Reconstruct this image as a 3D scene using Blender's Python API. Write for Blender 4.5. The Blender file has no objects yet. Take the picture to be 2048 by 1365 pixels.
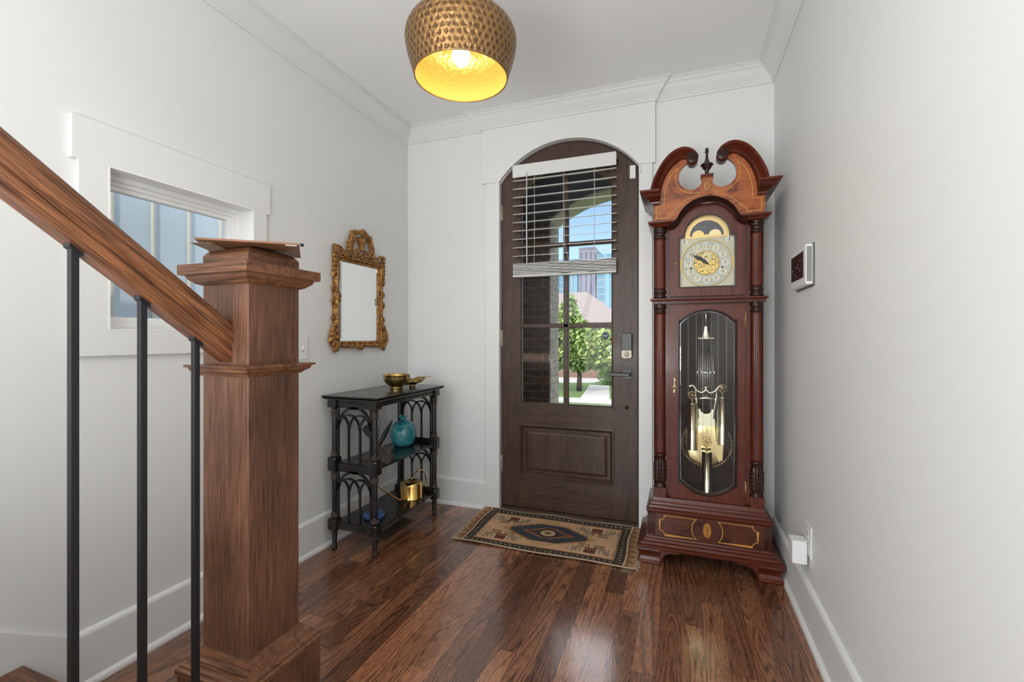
import bpy, bmesh, math, random
from mathutils import Vector, Matrix
from mathutils.geometry import tessellate_polygon
from mathutils import noise as mnoise
random.seed(7)
PI = math.pi
S = bpy.context.scene
COL = S.collection
# ------------------------------------------------------------------ camera, world, lights, exposure
YAW = math.atan(338/912)
cam_d = bpy.data.cameras.new('camera'); cam = bpy.data.objects.new('camera', cam_d); COL.objects.link(cam)
cam.location = (0, 0, 1.18); cam.rotation_euler = (PI/2, 0, YAW)
cam_d.sensor_width = 36; cam_d.lens = 912/2048*36; cam_d.shift_y = -5.5/2048; cam_d.clip_start = .02; cam_d.clip_end = 1000
S.camera = cam
S.view_settings.view_transform = 'Standard'; S.view_settings.look = 'None'
S.view_settings.gamma = 1; S.view_settings.use_curve_mapping = False
S.view_settings.exposure = 0.06
w = bpy.data.worlds.new('world'); S.world = w; w.use_nodes = True
wn = w.node_tree; bg = wn.nodes['Background']
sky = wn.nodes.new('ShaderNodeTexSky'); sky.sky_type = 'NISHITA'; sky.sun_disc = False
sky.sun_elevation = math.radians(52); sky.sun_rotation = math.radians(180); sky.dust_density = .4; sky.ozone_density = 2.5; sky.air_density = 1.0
# clear blue low sky, bright broken cloud above about 24 degrees, added out of view to brighten floor glare and exterior
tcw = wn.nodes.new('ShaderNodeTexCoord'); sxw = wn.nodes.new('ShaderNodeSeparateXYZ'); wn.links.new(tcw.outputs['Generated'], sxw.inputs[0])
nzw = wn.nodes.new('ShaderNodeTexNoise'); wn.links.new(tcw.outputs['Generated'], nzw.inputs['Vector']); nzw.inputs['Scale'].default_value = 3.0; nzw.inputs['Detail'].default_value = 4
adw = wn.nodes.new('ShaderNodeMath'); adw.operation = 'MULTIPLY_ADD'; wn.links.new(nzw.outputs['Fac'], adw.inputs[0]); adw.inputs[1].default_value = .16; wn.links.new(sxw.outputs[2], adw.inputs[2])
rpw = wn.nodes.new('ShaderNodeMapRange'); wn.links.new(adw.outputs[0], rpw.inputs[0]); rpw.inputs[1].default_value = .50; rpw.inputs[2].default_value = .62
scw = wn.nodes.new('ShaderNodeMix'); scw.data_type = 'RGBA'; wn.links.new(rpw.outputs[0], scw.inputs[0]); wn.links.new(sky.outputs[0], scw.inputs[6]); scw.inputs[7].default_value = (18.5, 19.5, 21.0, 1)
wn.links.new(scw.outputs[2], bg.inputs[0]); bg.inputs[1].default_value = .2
sun_d = bpy.data.lights.new('sun', 'SUN'); sun = bpy.data.objects.new('sun', sun_d); COL.objects.link(sun)
sun_d.energy = 3.2; sun_d.angle = .01; sun_d.color = (1, .95, .87)
sun.rotation_euler = Vector((-.22, .60, -.85)).to_track_quat('-Z', 'Y').to_euler()
def area(name, loc, aim, sx, sy, e, col=(1, 1, 1)):
    d = bpy.data.lights.new(name, 'AREA'); o = bpy.data.objects.new(name, d); COL.objects.link(o)
    d.shape = 'RECTANGLE'; d.size = sx; d.size_y = sy; d.energy = e; d.color = col; o.location = loc
    o.rotation_euler = Vector(aim).to_track_quat('-Z', 'Y').to_euler(); return o
area('rear_window_fill', (-1.35, -3.5, 1.45), (.78, 1, -.08), 2.1, 2.3, 82, (.945, .985, 1))       # added fill behind the camera, standing in for unseen rear window daylight
area('side_fill', (-3.35, -1.9, 1.5), (1, .35, .0), 2.2, 2.2, 90, (.945, .985, 1))  # added side fill in the unseen room, lifts the right wall
area('ceiling_fill', (-.45, -.9, 1.75), (-.05, .12, 1), 1.1, 1.1, 10, (.945, .985, 1))  # added unseen lamp facing up to lift the ceiling
area('front_ceiling_fill', (-.52, -.50, .95), (.12, .45, 1), .8, .6, 25, (.945, .985, 1))  # added upward fill behind the camera, brightens the visible ceiling
# ------------------------------------------------------------------ material helpers
def L(nt, a, b): nt.links.new(a, b)
class NT:
    def __init__(s, name):
        s.m = bpy.data.materials.new(name); s.m.use_nodes = True; s.t = s.m.node_tree
        s.b = s.t.nodes['Principled BSDF']; s.out = s.t.nodes['Material Output']
    def n(s, typ, props=None, **ins):
        nd = s.t.nodes.new('ShaderNode'+typ)
        for k, v in (props or {}).items(): setattr(nd, k, v)
        for k, v in ins.items():
            key = int(k[1:]) if (k[0] == 'i' and k[1:].isdigit()) else k.replace('_', ' ')
            if hasattr(v, 'node'): s.t.links.new(v, nd.inputs[key])
            else: nd.inputs[key].default_value = v
        return nd
    def math(s, op, a, b=0.0, c=None):
        nd = s.n('Math', {'operation': op}, i0=a, i1=b)
        if c is not None:
            if hasattr(c, 'node'): s.t.links.new(c, nd.inputs[2])
            else: nd.inputs[2].default_value = c
        return nd.outputs[0]
    def ramp(s, f, stops, interp='LINEAR'):
        r = s.n('ValToRGB', None, Fac=f); cr = r.color_ramp; cr.interpolation = interp
        while len(cr.elements) < len(stops): cr.elements.new(.5)
        for e, (p, c) in zip(cr.elements, stops): e.position = p; e.color = (*c, 1) if len(c) == 3 else c
        return r.outputs[0]
    def mix(s, f, a, b, mode='MIX'):
        nd = s.n('Mix', {'data_type': 'RGBA', 'blend_type': mode})
        for key, v in ((0, f), (6, a), (7, b)):
            if hasattr(v, 'node'): s.t.links.new(v, nd.inputs[key])
            else: nd.inputs[key].default_value = v if key == 0 else ((*v, 1) if len(v) == 3 else v)
        return nd.outputs[2]
    def set(s, **k):
        for kk, v in k.items():
            kk = kk.replace('_', ' ')
            if hasattr(v, 'node'): s.t.links.new(v, s.b.inputs[kk])
            else: s.b.inputs[kk].default_value = (*v, 1) if (isinstance(v, tuple) and len(v) == 3) else v
    def bump(s, h, strength=.3, dist=.002):
        b = s.n('Bump', None, Height=h, Strength=strength, Distance=dist); s.t.links.new(b.outputs[0], s.b.inputs['Normal'])
    def coord(s): return s.n('TexCoord').outputs['Object']
    def xyz(s, v):
        q = s.n('SeparateXYZ', None, i0=v); return q.outputs[0], q.outputs[1], q.outputs[2]
    def vec(s, x, y, z): return s.n('CombineXYZ', None, i0=x, i1=y, i2=z).outputs[0]
    def noise(s, v, scale, detail=2, rough=.5, dist=0.0):
        return s.n('TexNoise', None, Vector=v, Scale=scale, Detail=detail, Roughness=rough, Distortion=dist).outputs['Fac']
def plain(name, col, rough=.5, metal=0, coat=0, nscale=0, nstr=.2, ndist=.001, var=0, spec=.5):
    m = NT(name); c = m.coord()
    if var:
        m.set(Base_Color=m.ramp(m.noise(c, nscale or 20, 3), [(.3, tuple(x*(1-var) for x in col)), (.7, tuple(min(1, x*(1+var)) for x in col))]))
    else: m.set(Base_Color=col)
    m.set(Roughness=rough, Metallic=metal, Coat_Weight=coat); m.b.inputs['Specular IOR Level'].default_value = spec
    if nscale: m.bump(m.noise(c, nscale, 4), nstr, ndist)
    return m.m
def wood(name, dark, mid, light, axis='z', rings=7, scale=7, rough=.35, coat=0, fine=.5, blotch=.0, ringamt=.55, along=.07, spec=.35):
    m = NT(name); x, y, z = m.xyz(m.coord())
    if axis == 'rail':
        a = x; b = m.math('ADD', m.math('MULTIPLY', y, .6026), m.math('MULTIPLY', z, .7981)); l = m.math('SUBTRACT', m.math('MULTIPLY', y, .7981), m.math('MULTIPLY', z, .6026))
    elif axis == 'z': a, b, l = x, y, z
    elif axis == 'x': a, b, l = y, z, x
    else: a, b, l = x, z, y
    v = m.vec(a, b, m.math('MULTIPLY', l, along))
    f = m.noise(v, scale, 2, .5, .6)
    fr = m.math('FRACT', m.math('MULTIPLY', f, rings))
    ring = m.ramp(fr, [(0, (0, 0, 0)), (.18, (.65,)*3), (.55, (1,)*3), (.92, (.7,)*3), (1, (0, 0, 0))])
    v2 = m.vec(m.math('MULTIPLY', a, 1), m.math('MULTIPLY', b, 1), m.math('MULTIPLY', l, .03))
    fn = m.noise(v2, 330, 2, .6)
    fine_ = m.ramp(fn, [(.36, (0, 0, 0)), (.58, (1,)*3)])
    t = m.math('ADD', m.math('MULTIPLY', ring, ringamt), m.math('MULTIPLY', fine_, 1-ringamt))
    c = m.ramp(t, [(0, dark), (.5, mid), (1, light)])
    if blotch:
        bl = m.ramp(m.noise(m.vec(x, y, m.math('MULTIPLY', z, .5)), 9, 3), [(.35, (1-blotch,)*3), (.65, (1.0,)*3)])
        c = m.mix(1.0, c, bl, 'MULTIPLY')
    m.set(Base_Color=c, Roughness=rough, Coat_Weight=coat, Coat_Roughness=.08)
    m.b.inputs['Specular IOR Level'].default_value = spec
    m.bump(t, .12, .0006)
    return m.m
def mat_floor():
    m = NT('oak_floor'); x, y, z = m.xyz(m.coord())
    W, LEN = .083, 1.15
    xr = m.math('DIVIDE', x, W); row = m.math('FLOOR', xr)
    r1 = m.n('TexWhiteNoise', {'noise_dimensions': '1D'}, W=row).outputs[0]
    yr = m.math('ADD', m.math('DIVIDE', y, LEN), m.math('MULTIPLY', r1, 7.3)); colm = m.math('FLOOR', yr)
    pid = m.math('ADD', m.math('MULTIPLY', row, 17.37), m.math('MULTIPLY', colm, 5.71))
    wn_ = m.n('TexWhiteNoise', {'noise_dimensions': '1D'}, W=pid); r2 = wn_.outputs[0]
    rr, rg, rb = m.xyz(wn_.outputs[1])
    off = m.math('MULTIPLY', r2, 40)
    v = m.vec(m.math('ADD', x, off), m.math('MULTIPLY', y, .10), m.math('MULTIPLY', rr, 30))
    f = m.noise(v, m.math('ADD', 5.0, m.math('MULTIPLY', rg, 5)), 1.2, .4, .25)
    fr = m.math('FRACT', m.math('MULTIPLY', f, m.math('ADD', 16, m.math('MULTIPLY', rb, 20))))
    ring = m.ramp(fr, [(0, (.22,)*3), (.14, (.60,)*3), (.45, (.95,)*3), (.85, (1,)*3), (1, (.22,)*3)])
    fn = m.noise(m.vec(m.math('ADD', x, off), m.math('MULTIPLY', y, .045), 0.0), 380, 2, .6)
    fine_ = m.ramp(fn, [(.38, (0, 0, 0)), (.56, (1,)*3)])
    t = m.math('ADD', m.math('MULTIPLY', ring, .58), m.math('MULTIPLY', fine_, .42))
    c = m.ramp(t, [(0, (.016, .0070, .0040)), (.35, (.085, .033, .0150)), (.7, (.24, .098, .046)), (1, (.38, .175, .088))])
    tone = m.ramp(r2, [(0, (.36, .31, .30)), (.3, (.62, .57, .55)), (.65, (.95, .92, .90)), (1, (1.4, 1.32, 1.22))])
    c = m.mix(1.0, c, tone, 'MULTIPLY')
    fx = m.math('FRACT', xr); fy = m.math('FRACT', yr)
    ex = m.math('MINIMUM', fx, m.math('SUBTRACT', 1, fx)); ey = m.math('MINIMUM', fy, m.math('SUBTRACT', 1, fy))
    seam = m.math('MINIMUM', m.math('MULTIPLY', ex, W/.0017), m.math('MULTIPLY', ey, LEN/.0017))
    sm = m.math('MINIMUM', seam, 1.0)
    c = m.mix(sm, (.010, .005, .003), c)
    rough = m.math('ADD', .20, m.math('MULTIPLY', m.noise(m.coord(), 3.5, 3), .14))
    m.set(Base_Color=c, Roughness=rough, Coat_Weight=.9, Coat_Roughness=.15, Coat_IOR=1.5)
    m.bump(m.math('ADD', m.math('MULTIPLY', t, .25), m.math('MULTIPLY', sm, .7)), .12, .0006)
    return m.m
def mat_glass(name, tint=(1, 1, 1), refl=1.0):
    m = NT(name); m.t.nodes.remove(m.b)
    tr = m.n('BsdfTransparent', None, Color=(*tint, 1)); gl = m.n('BsdfGlossy', None, Roughness=.0)
    fr = m.n('Fresnel', None, IOR=1.5); mx = m.n('MixShader')
    L(m.t, m.math('MULTIPLY', fr.outputs[0], refl), mx.inputs[0]); L(m.t, tr.outputs[0], mx.inputs[1]); L(m.t, gl.outputs[0], mx.inputs[2])
    L(m.t, mx.outputs[0], m.out.inputs[0]); return m.m
def mat_brick(name, c1, c2, mort, sx=.2, sz=.07):
    m = NT(name); x, y, z = m.xyz(m.coord())
    v = m.vec(m.math('ADD', x, y), z, 0.0)
    b = m.n('TexBrick', {'offset': .5}, Vector=v, Color1=(*c1, 1), Color2=(*c2, 1), Mortar=(*mort, 1), Scale=1.0, Mortar_Size=.006, Bias=0.0, Brick_Width=sx, Row_Height=sz)
    nz = m.ramp(m.noise(m.coord(), 22, 4), [(.3, (.55,)*3), (.7, (1.4,)*3)])
    m.set(Base_Color=m.mix(.8, b.outputs[0], nz, 'MULTIPLY'), Roughness=.9); m.bump(b.outputs[1], -.5, .006); return m.m
def mat_vcol(name, rough=.95, nscale=900, nstr=.6, ndist=.002, sheen=0):
    m = NT(name); a = m.n('VertexColor', {'layer_name': 'pattern'})
    nz = m.ramp(m.noise(m.coord(), 260, 3), [(.3, (.78,)*3), (.7, (1.15,)*3)])
    m.set(Base_Color=m.mix(1.0, a.outputs[0], nz, 'MULTIPLY'), Roughness=rough); m.b.inputs['Specular IOR Level'].default_value = .1
    m.bump(m.noise(m.coord(), nscale, 2), nstr, ndist); return m.m
def emis(name, col, st):
    m = NT(name); m.set(Base_Color=(0, 0, 0), Emission_Color=col, Emission_Strength=st); return m.m
white = plain('wall_paint', (.77, .775, .765), .55, nscale=160, nstr=.03, ndist=.0005)
trimw = plain('trim_paint', (.78, .785, .775), .38)
ceilm = plain('ceiling_paint', (.93, .935, .93), .7)
vinyl = plain('white_vinyl', (.86, .86, .85), .3)
M_floor = mat_floor()
oak = wood('stained_oak', (.082, .036, .021), (.130, .058, .033), (.19, .088, .050), 'z', 3, 6, .38, .12, blotch=.45, ringamt=.18)
oak_x = wood('stained_oak_cap', (.040, .018, .010), (.130, .054, .027), (.26, .115, .054), 'x', 9, 9, .38, .12, blotch=.25, ringamt=.4)
oak_r = wood('stained_oak_handrail', (.028, .011, .006), (.125, .047, .019), (.27, .105, .040), 'rail', 7, 12, .36, .15, blotch=.2, ringamt=.3)
oak_y = wood('stained_oak_rail', (.028, .011, .006), (.125, .047, .019), (.27, .105, .040), 'y', 7, 12, .36, .15, blotch=.2, ringamt=.3)
doorw = wood('walnut_door', (.026, .014, .010), (.062, .034, .023), (.095, .052, .034), 'z', 6, 8, .42, .05, blotch=.2, ringamt=.35)
doorw_x = wood('walnut_door_rail', (.026, .014, .010), (.062, .034, .023), (.095, .052, .034), 'x', 6, 8, .42, .05, blotch=.2, ringamt=.35)
mahog = wood('mahogany', (.028, .0040, .0018), (.083, .0120, .0042), (.125, .022, .0075), 'z', 3, 7, .24, .08, ringamt=.4, along=.04)
mahog_x = wood('mahogany_moulding', (.026, .0040, .0018), (.072, .0115, .0042), (.115, .021, .0075), 'x', 3, 7, .24, .12, ringamt=.4, along=.04)
mahog_d = wood('dark_mahogany', (.012, .003, .002), (.024, .007, .0045), (.036, .011, .007), 'z', 4, 7, .30, .15, ringamt=.4)
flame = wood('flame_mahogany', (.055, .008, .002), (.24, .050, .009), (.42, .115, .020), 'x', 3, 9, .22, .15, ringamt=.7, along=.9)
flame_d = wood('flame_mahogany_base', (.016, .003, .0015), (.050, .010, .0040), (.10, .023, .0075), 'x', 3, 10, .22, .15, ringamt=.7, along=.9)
inlay = plain('satinwood_inlay', (.56, .26, .045), .35, nscale=400, nstr=0.01, var=.3)
inlay2 = plain('satinwood_medallion', (.47, .19, .025), .35, nscale=90, nstr=0.01, var=.25)
brass = plain('polished_brass', (.83, .68, .36), .16, 1)
brass_w = plain('brass_weight', (.86, .78, .56), .10, 1)
brass_s = plain('satin_brass', (.62, .43, .17), .38, .8, nscale=200, nstr=.1)
brass_p = plain('pale_brass', (.86, .80, .62), .3, 1)
antique = plain('antique_brass', (.42, .27, .12), .32, 1, nscale=30, nstr=.0, var=.2)
gold = plain('gold_metal', (.80, .50, .16), .17, 1, nscale=18, nstr=.02)
gilt = NT('gilt_carving')
gilt.set(Base_Color=gilt.ramp(gilt.noise(gilt.coord(), 55, 4), [(.32, (.085, .028, .012)), (.47, (.26, .115, .025)), (.62, (.42, .21, .045)), (.8, (.50, .29, .09))]), Metallic=.35, Roughness=.42)
gilt.bump(gilt.noise(gilt.coord(), 170, 4), .7, .003); gilt = gilt.m
silverp = plain('silvered_dial', (.50, .45, .33), .42, .25, nscale=60, nstr=.02, var=.06)
dialcr = plain('chapter_ring', (.50, .49, .41), .35, .1, nscale=80, nstr=.01, var=.05)
navy = plain('night_blue_enamel', (.030, .028, .045), .4)
black = plain('black_metal', (.012, .012, .014), .38, .0, spec=.4)
blackw = NT('ebonized_wood')
blackw.set(Base_Color=blackw.ramp(blackw.noise(blackw.coord(), 14, 3), [(.4, (.0075, .0072, .0075)), (.75, (.017, .0135, .012))]), Roughness=.27, Coat_Weight=.25, Coat_Roughness=.1); blackw = blackw.m
blackr = plain('rubbed_wood_ring', (.080, .048, .035), .34, nscale=60, nstr=.1, var=.4)
blackfront = plain('black_hardware', (.008, .010, .012), .35)
nickel = plain('satin_nickel', (.40, .35, .30), .45, .6)
bronze = plain('copper_wire', (.21, .105, .065), .34, .85, nscale=120, nstr=.4)
wingm = plain('dark_patina_wing', (.018, .024, .026), .32, .5, nscale=90, nstr=.2, var=.4)
teal = NT('teal_glaze')
teal.set(Base_Color=teal.ramp(teal.noise(teal.coord(), 16, 3), [(.35, (.010, .17, .21)), (.55, (.03, .29, .33)), (.72, (.16, .42, .42))]), Roughness=.12, Coat_Weight=.8); teal = teal.m
blueg = plain('blue_glaze', (.035, .105, .30), .22, 0, .5)
glass = mat_glass('window_glass', (1, 1, 1), .2); glass_c = mat_glass('clock_glass', (.98, .99, .985), .5)
mirror = plain('mirror_glass', (.86, .88, .87), .01, 1)
slat_m = NT('blind_slat'); slat_m.set(Base_Color=(.80, .79, .76), Roughness=.5); slat_m = slat_m.m
plast = plain('white_plastic', (.80, .80, .79), .38)
greypl = plain('grey_plastic_grille', (.24, .24, .23), .6, nscale=500, nstr=.5)
screen = plain('dark_screen', (.030, .014, .014), .12)
cord_m = plain('blind_cord', (.62, .60, .56), .8)
rope = plain('cotton_fringe', (.62, .55, .44), .95)
tape = plain('clear_grip', (.20, .13, .10), .25)
boxm = plain('thin_brown_board', (.22, .095, .045), .5, nscale=30, nstr=.05, var=.15)
boxl = plain('raw_board', (.36, .25, .17), .6, nscale=30, nstr=.05, var=.15)
# ------------------------------------------------------------------ mesh helpers
class MB:
    def __init__(s): s.v = []; s.f = []; s.sm = []; s.c = []
    def add(s, vs, fs, smooth=False, col=None):
        o = len(s.v); s.v += [tuple(v) for v in vs]
        for f in fs: s.f.append([i+o for i in f]); s.sm.append(smooth); s.c.append(col)
        return s
    def box(s, x0, x1, y0, y1, z0, z1):
        return s.add([(x0, y0, z0), (x1, y0, z0), (x1, y1, z0), (x0, y1, z0), (x0, y0, z1), (x1, y0, z1), (x1, y1, z1), (x0, y1, z1)],
                     [(0, 3, 2, 1), (4, 5, 6, 7), (0, 1, 5, 4), (1, 2, 6, 5), (2, 3, 7, 6), (3, 0, 4, 7)])
    def obox(s, c, ax, ay, az, hx, hy, hz):
        c, ax, ay, az = Vector(c), Vector(ax), Vector(ay), Vector(az)
        P = [c+ax*(i*hx)+ay*(j*hy)+az*(k*hz) for k in (-1, 1) for i, j in ((-1, -1), (1, -1), (1, 1), (-1, 1))]
        return s.add(P, [(0, 3, 2, 1), (4, 5, 6, 7), (0, 1, 5, 4), (1, 2, 6, 5), (2, 3, 7, 6), (3, 0, 4, 7)])
    def lathe(s, prof, c=(0, 0, 0), n=32, axis='z', flute=0, fl=0, squash=(1, 1), smooth=True, caps=True):
        vs = []
        for k, pr in enumerate(prof):
            r, h = pr[0], pr[1]; fd = fl if (len(pr) > 2 and pr[2]) else 0
            for i in range(n):
                a = 2*PI*i/n; rr = r*(1-fd*(.5-.5*math.cos(flute*a)) if fd else 1)
                p = (rr*math.cos(a)*squash[0], rr*math.sin(a)*squash[1], h)
                if axis == 'y': p = (p[0], h, p[1])
                if axis == 'x': p = (h, p[0], p[1])
                vs.append((p[0]+c[0], p[1]+c[1], p[2]+c[2]))
        fs = []
        for k in range(len(prof)-1):
            for i in range(n):
                j = (i+1) % n; q = (k*n+i, k*n+j, (k+1)*n+j, (k+1)*n+i); fs.append(q if axis != 'y' else q[::-1])
        if caps:
            if prof[0][0] > 1e-5: fs.append(tuple(range(n))[::-1] if axis != 'y' else tuple(range(n)))
            if prof[-1][0] > 1e-5:
                t = tuple((len(prof)-1)*n+i for i in range(n)); fs.append(t if axis != 'y' else t[::-1])
        return s.add(vs, fs, smooth)
    def tube(s, pts, r, n=10, closed=False, smooth=True, sq=None):
        pts = [Vector(p) for p in pts]; m = len(pts); R = r if isinstance(r, (list, tuple)) else [r]*m
        vs = []; up = None
        for i, p in enumerate(pts):
            t = (pts[(i+1) % m]-pts[i-1]) if (closed or 0 < i < m-1) else (pts[1]-pts[0] if i == 0 else pts[-1]-pts[-2])
            if t.length < 1e-9: t = Vector((0, 0, 1))
            t.normalize()
            if up is None: up = Vector((0, 0, 1)) if abs(t.z) < .9 else Vector((1, 0, 0))
            a = t.cross(up).normalized(); b = a.cross(t).normalized(); up = b
            for k in range(n):
                an = 2*PI*k/n; vs.append(p+(a*math.cos(an)*(sq or 1)+b*math.sin(an))*R[i])
        fs = [(i*n+k, i*n+(k+1) % n, ((i+1) % m)*n+(k+1) % n, ((i+1) % m)*n+k) for i in range(m if closed else m-1) for k in range(n)]
        if not closed: fs += [tuple(range(n))[::-1], tuple((m-1)*n+k for k in range(n))]
        return s.add(vs, fs, smooth)
    def prism(s, outer, holes, w0, w1, mp):
        loops = [list(outer)]+[list(h) for h in holes]
        tris = tessellate_polygon([[Vector((p[0], p[1], 0)) for p in lp] for lp in loops])
        flat = [p for lp in loops for p in lp]; n = len(flat)
        vs = [mp(p[0], p[1], w0) for p in flat]+[mp(p[0], p[1], w1) for p in flat]
        fs = [tuple(t) for t in tris]+[tuple(i+n for i in t)[::-1] for t in tris]
        o = 0
        for lp in loops:
            k = len(lp)
            for i in range(k): j = (i+1) % k; fs.append((o+i, o+j, o+j+n, o+i+n))
            o += k
        return s.add(vs, fs)
    def mold(s, path, prof, mp, closed=False, smooth=False, side=1):
        """sweep prof [(out, height)] along 2D path, mitred; out to the left of travel (side=1)"""
        P = [Vector((p[0], p[1])) for p in path]; m = len(P); k = len(prof); vs = []
        for i in range(m):
            d0 = (P[i]-P[i-1]) if (i > 0 or closed) else None; d1 = (P[(i+1) % m]-P[i]) if (i < m-1 or closed) else None
            if d0 is None: d0 = d1
            if d1 is None: d1 = d0
            d0 = d0.normalized(); d1 = d1.normalized()
            n0 = Vector((-d0.y, d0.x))*side; n1 = Vector((-d1.y, d1.x))*side
            nn = (n0+n1); nn = nn.normalized() if nn.length > 1e-6 else n0
            sc = 1/max(.3, nn.dot(n0))
            for (o, h) in prof: q = P[i]+nn*o*sc; vs.append(mp(q.x, q.y, h))
        fs = [(i*k+j, i*k+(j+1) % k, ((i+1) % m)*k+(j+1) % k, ((i+1) % m)*k+j) for i in range(m if closed else m-1) for j in range(k)]
        if not closed: fs += [tuple(range(k))[::-1], tuple((m-1)*k+j for j in range(k))]
        return s.add(vs, fs, smooth)
    def strip(s, A, B, prof, mp, smooth=True):
        """band between two curves A,B with profile [(t, w)]"""
        k = len(prof); vs = []
        for a, b in zip(A, B):
            for (t, wv) in prof: vs.append(mp(a[0]+(b[0]-a[0])*t, a[1]+(b[1]-a[1])*t, wv))
        m = len(A); fs = [(i*k+j, i*k+(j+1) % k, (i+1)*k+(j+1) % k, (i+1)*k+j) for i in range(m-1) for j in range(k)]
        fs += [tuple(range(k))[::-1], tuple((m-1)*k+j for j in range(k))]
        return s.add(vs, fs, False)
    def blob(s, c, r, sc=(1, 1, 1), n=8):
        vs = []; fs = []; h = max(4, n//2+1)
        for i in range(1, h):
            t = PI*i/h
            for j in range(n): a = 2*PI*j/n; vs.append((c[0]+r*sc[0]*math.sin(t)*math.cos(a), c[1]+r*sc[1]*math.sin(t)*math.sin(a), c[2]+r*sc[2]*math.cos(t)))
        b = len(vs); vs += [(c[0], c[1], c[2]+r*sc[2]), (c[0], c[1], c[2]-r*sc[2])]
        for i in range(h-2):
            for j in range(n): fs.append((i*n+j, (i+1)*n+j, (i+1)*n+(j+1) % n, i*n+(j+1) % n))
        for j in range(n): fs.append((b, j, (j+1) % n)); fs.append((b+1, (h-2)*n+(j+1) % n, (h-2)*n+j))
        return s.add(vs, fs, True)
    def build(s, name, mat, parent=None, bevel=0, seg=2, label=None, local=False, angle=35, loc=None):
        off = Vector((0, 0, 0))
        if parent is not None and not local: off = parent_off(parent)
        if loc is not None: off = Vector(loc)
        me = bpy.data.meshes.new(name); me.from_pydata([tuple(Vector(v)-off) for v in s.v], [], s.f); me.update()
        bm = bmesh.new(); bm.from_mesh(me); bmesh.ops.recalc_face_normals(bm, faces=bm.faces); bm.to_mesh(me); bm.free()
        for p, q in zip(me.polygons, s.sm): p.use_smooth = q
        if any(c is not None for c in s.c):
            at = me.color_attributes.new('pattern', 'FLOAT_COLOR', 'CORNER')
            for p, c in zip(me.polygons, s.c):
                for li in p.loop_indices: at.data[li].color = (*c, 1)
        me.materials.append(mat)
        o = bpy.data.objects.new(name, me); COL.objects.link(o)
        if parent is not None: o.parent = parent
        if loc is not None: o.location = loc
        if bevel:
            md = o.modifiers.new('bevel', 'BEVEL'); md.width = bevel; md.segments = seg; md.limit_method = 'ANGLE'; md.angle_limit = math.radians(angle)
        if label: o['label'] = label
        return o
def parent_off(p):
    off = Vector((0, 0, 0))
    while p is not None: off += Vector(p.location); p = p.parent
    return off
def thing(name, label, cat, loc=(0, 0, 0), group=None, rotz=0):
    o = bpy.data.objects.new(name, None); COL.objects.link(o); o.location = loc; o.rotation_euler = (0, 0, rotz)
    o.empty_display_size = .05; o['label'] = label; o['category'] = cat
    if group: o['group'] = group
    return o
def tag(o, label, cat, group=None, kind=None):
    o['label'] = label; o['category'] = cat
    if group: o['group'] = group
    if kind: o['kind'] = kind
    return o
def struct(o, label=None):
    o['kind'] = 'structure'
    if label: o['label'] = label
    return o
XZ = lambda u, v, wv: (u, wv, v)          # plane of a wall facing -Y, w = Y
YZ = lambda u, v, wv: (wv, u, v)          # plane of a wall facing X
XY = lambda u, v, wv: (u, v, wv)
def arc(cx, cy, r, a0, a1, n, ry=None):
    return [(cx+r*math.cos(math.radians(a0+(a1-a0)*i/n)), cy+(ry or r)*math.sin(math.radians(a0+(a1-a0)*i/n))) for i in range(n+1)]
def resample(pts, n):
    d = [0]
    for a, b in zip(pts, pts[1:]): d.append(d[-1]+math.dist(a, b))
    out = []
    for i in range(n):
        t = d[-1]*i/(n-1); k = max(j for j in range(len(d)) if d[j] <= t+1e-9); k = min(k, len(pts)-2)
        f = (t-d[k])/max(1e-9, d[k+1]-d[k]); out.append(tuple(a+(b-a)*f for a, b in zip(pts[k], pts[k+1])))
    return out
def smooth_curve(pts, n=8, closed=False):
    out = []; m = len(pts); rng = range(m if closed else m-1)
    g = lambda i: Vector(pts[i % m] if closed else pts[min(max(i, 0), m-1)])
    for i in rng:
        p0, p1, p2, p3 = g(i-1), g(i), g(i+1), g(i+2)
        for k in range(n):
            t = k/n; out.append(tuple(.5*((2*p1)+(p2-p0)*t+(2*p0-5*p1+4*p2-p3)*t*t+(3*p1-p0-3*p2+p3)*t**3)))
    if not closed: out.append(tuple(pts[-1]))
    return out
def text_obj(name, body, size, mat, parent, loc, rot, extrude=.0004, align='CENTER'):
    c = bpy.data.curves.new(name, 'FONT'); c.body = body; c.size = size; c.extrude = extrude; c.align_x = align; c.align_y = 'CENTER'
    t = bpy.data.objects.new('tmp', c); COL.objects.link(t); bpy.context.view_layer.update()
    me = bpy.data.meshes.new_from_object(t.evaluated_get(bpy.context.evaluated_depsgraph_get())); bpy.data.objects.remove(t)
    me.materials.clear(); me.materials.append(mat); me.name = name
    o = bpy.data.objects.new(name, me); COL.objects.link(o); o.parent = parent
    o.location = Vector(loc)-parent_off(parent); o.rotation_euler = rot; return o
# ------------------------------------------------------------------ room shell
XL, XR, YB, HC = -1.899, .489, 2.9, 2.708
YR = -3.7
ZC = 2.61
# left wall with window hole
b = MB(); wy0, wy1, wz0, wz1 = 1.010, 1.587, 1.210, 1.783
b.prism([(-.9, 0), (YB+.2, 0), (YB+.2, HC+.1), (-.9, HC+.1)], [[(wy0, wz0), (wy1, wz0), (wy1, wz1), (wy0, wz1)]], XL-.14, XL, YZ)
struct(b.build('wall_left', white), 'white wall with the small window')
b = MB().box(-3.5, XL-.14, -1.0, -.9, 0, HC+.1); struct(b.build('wall_alcove', white))
b = MB(); b.prism([(YR, 0), (-.9, 0), (-.9, HC+.1), (YR, HC+.1)], [[(-3.1, .35), (-.75-.25, .35), (-1.0, 2.5), (-3.1, 2.5)]], -3.64, -3.5, YZ); struct(b.build('wall_living', white))
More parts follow.
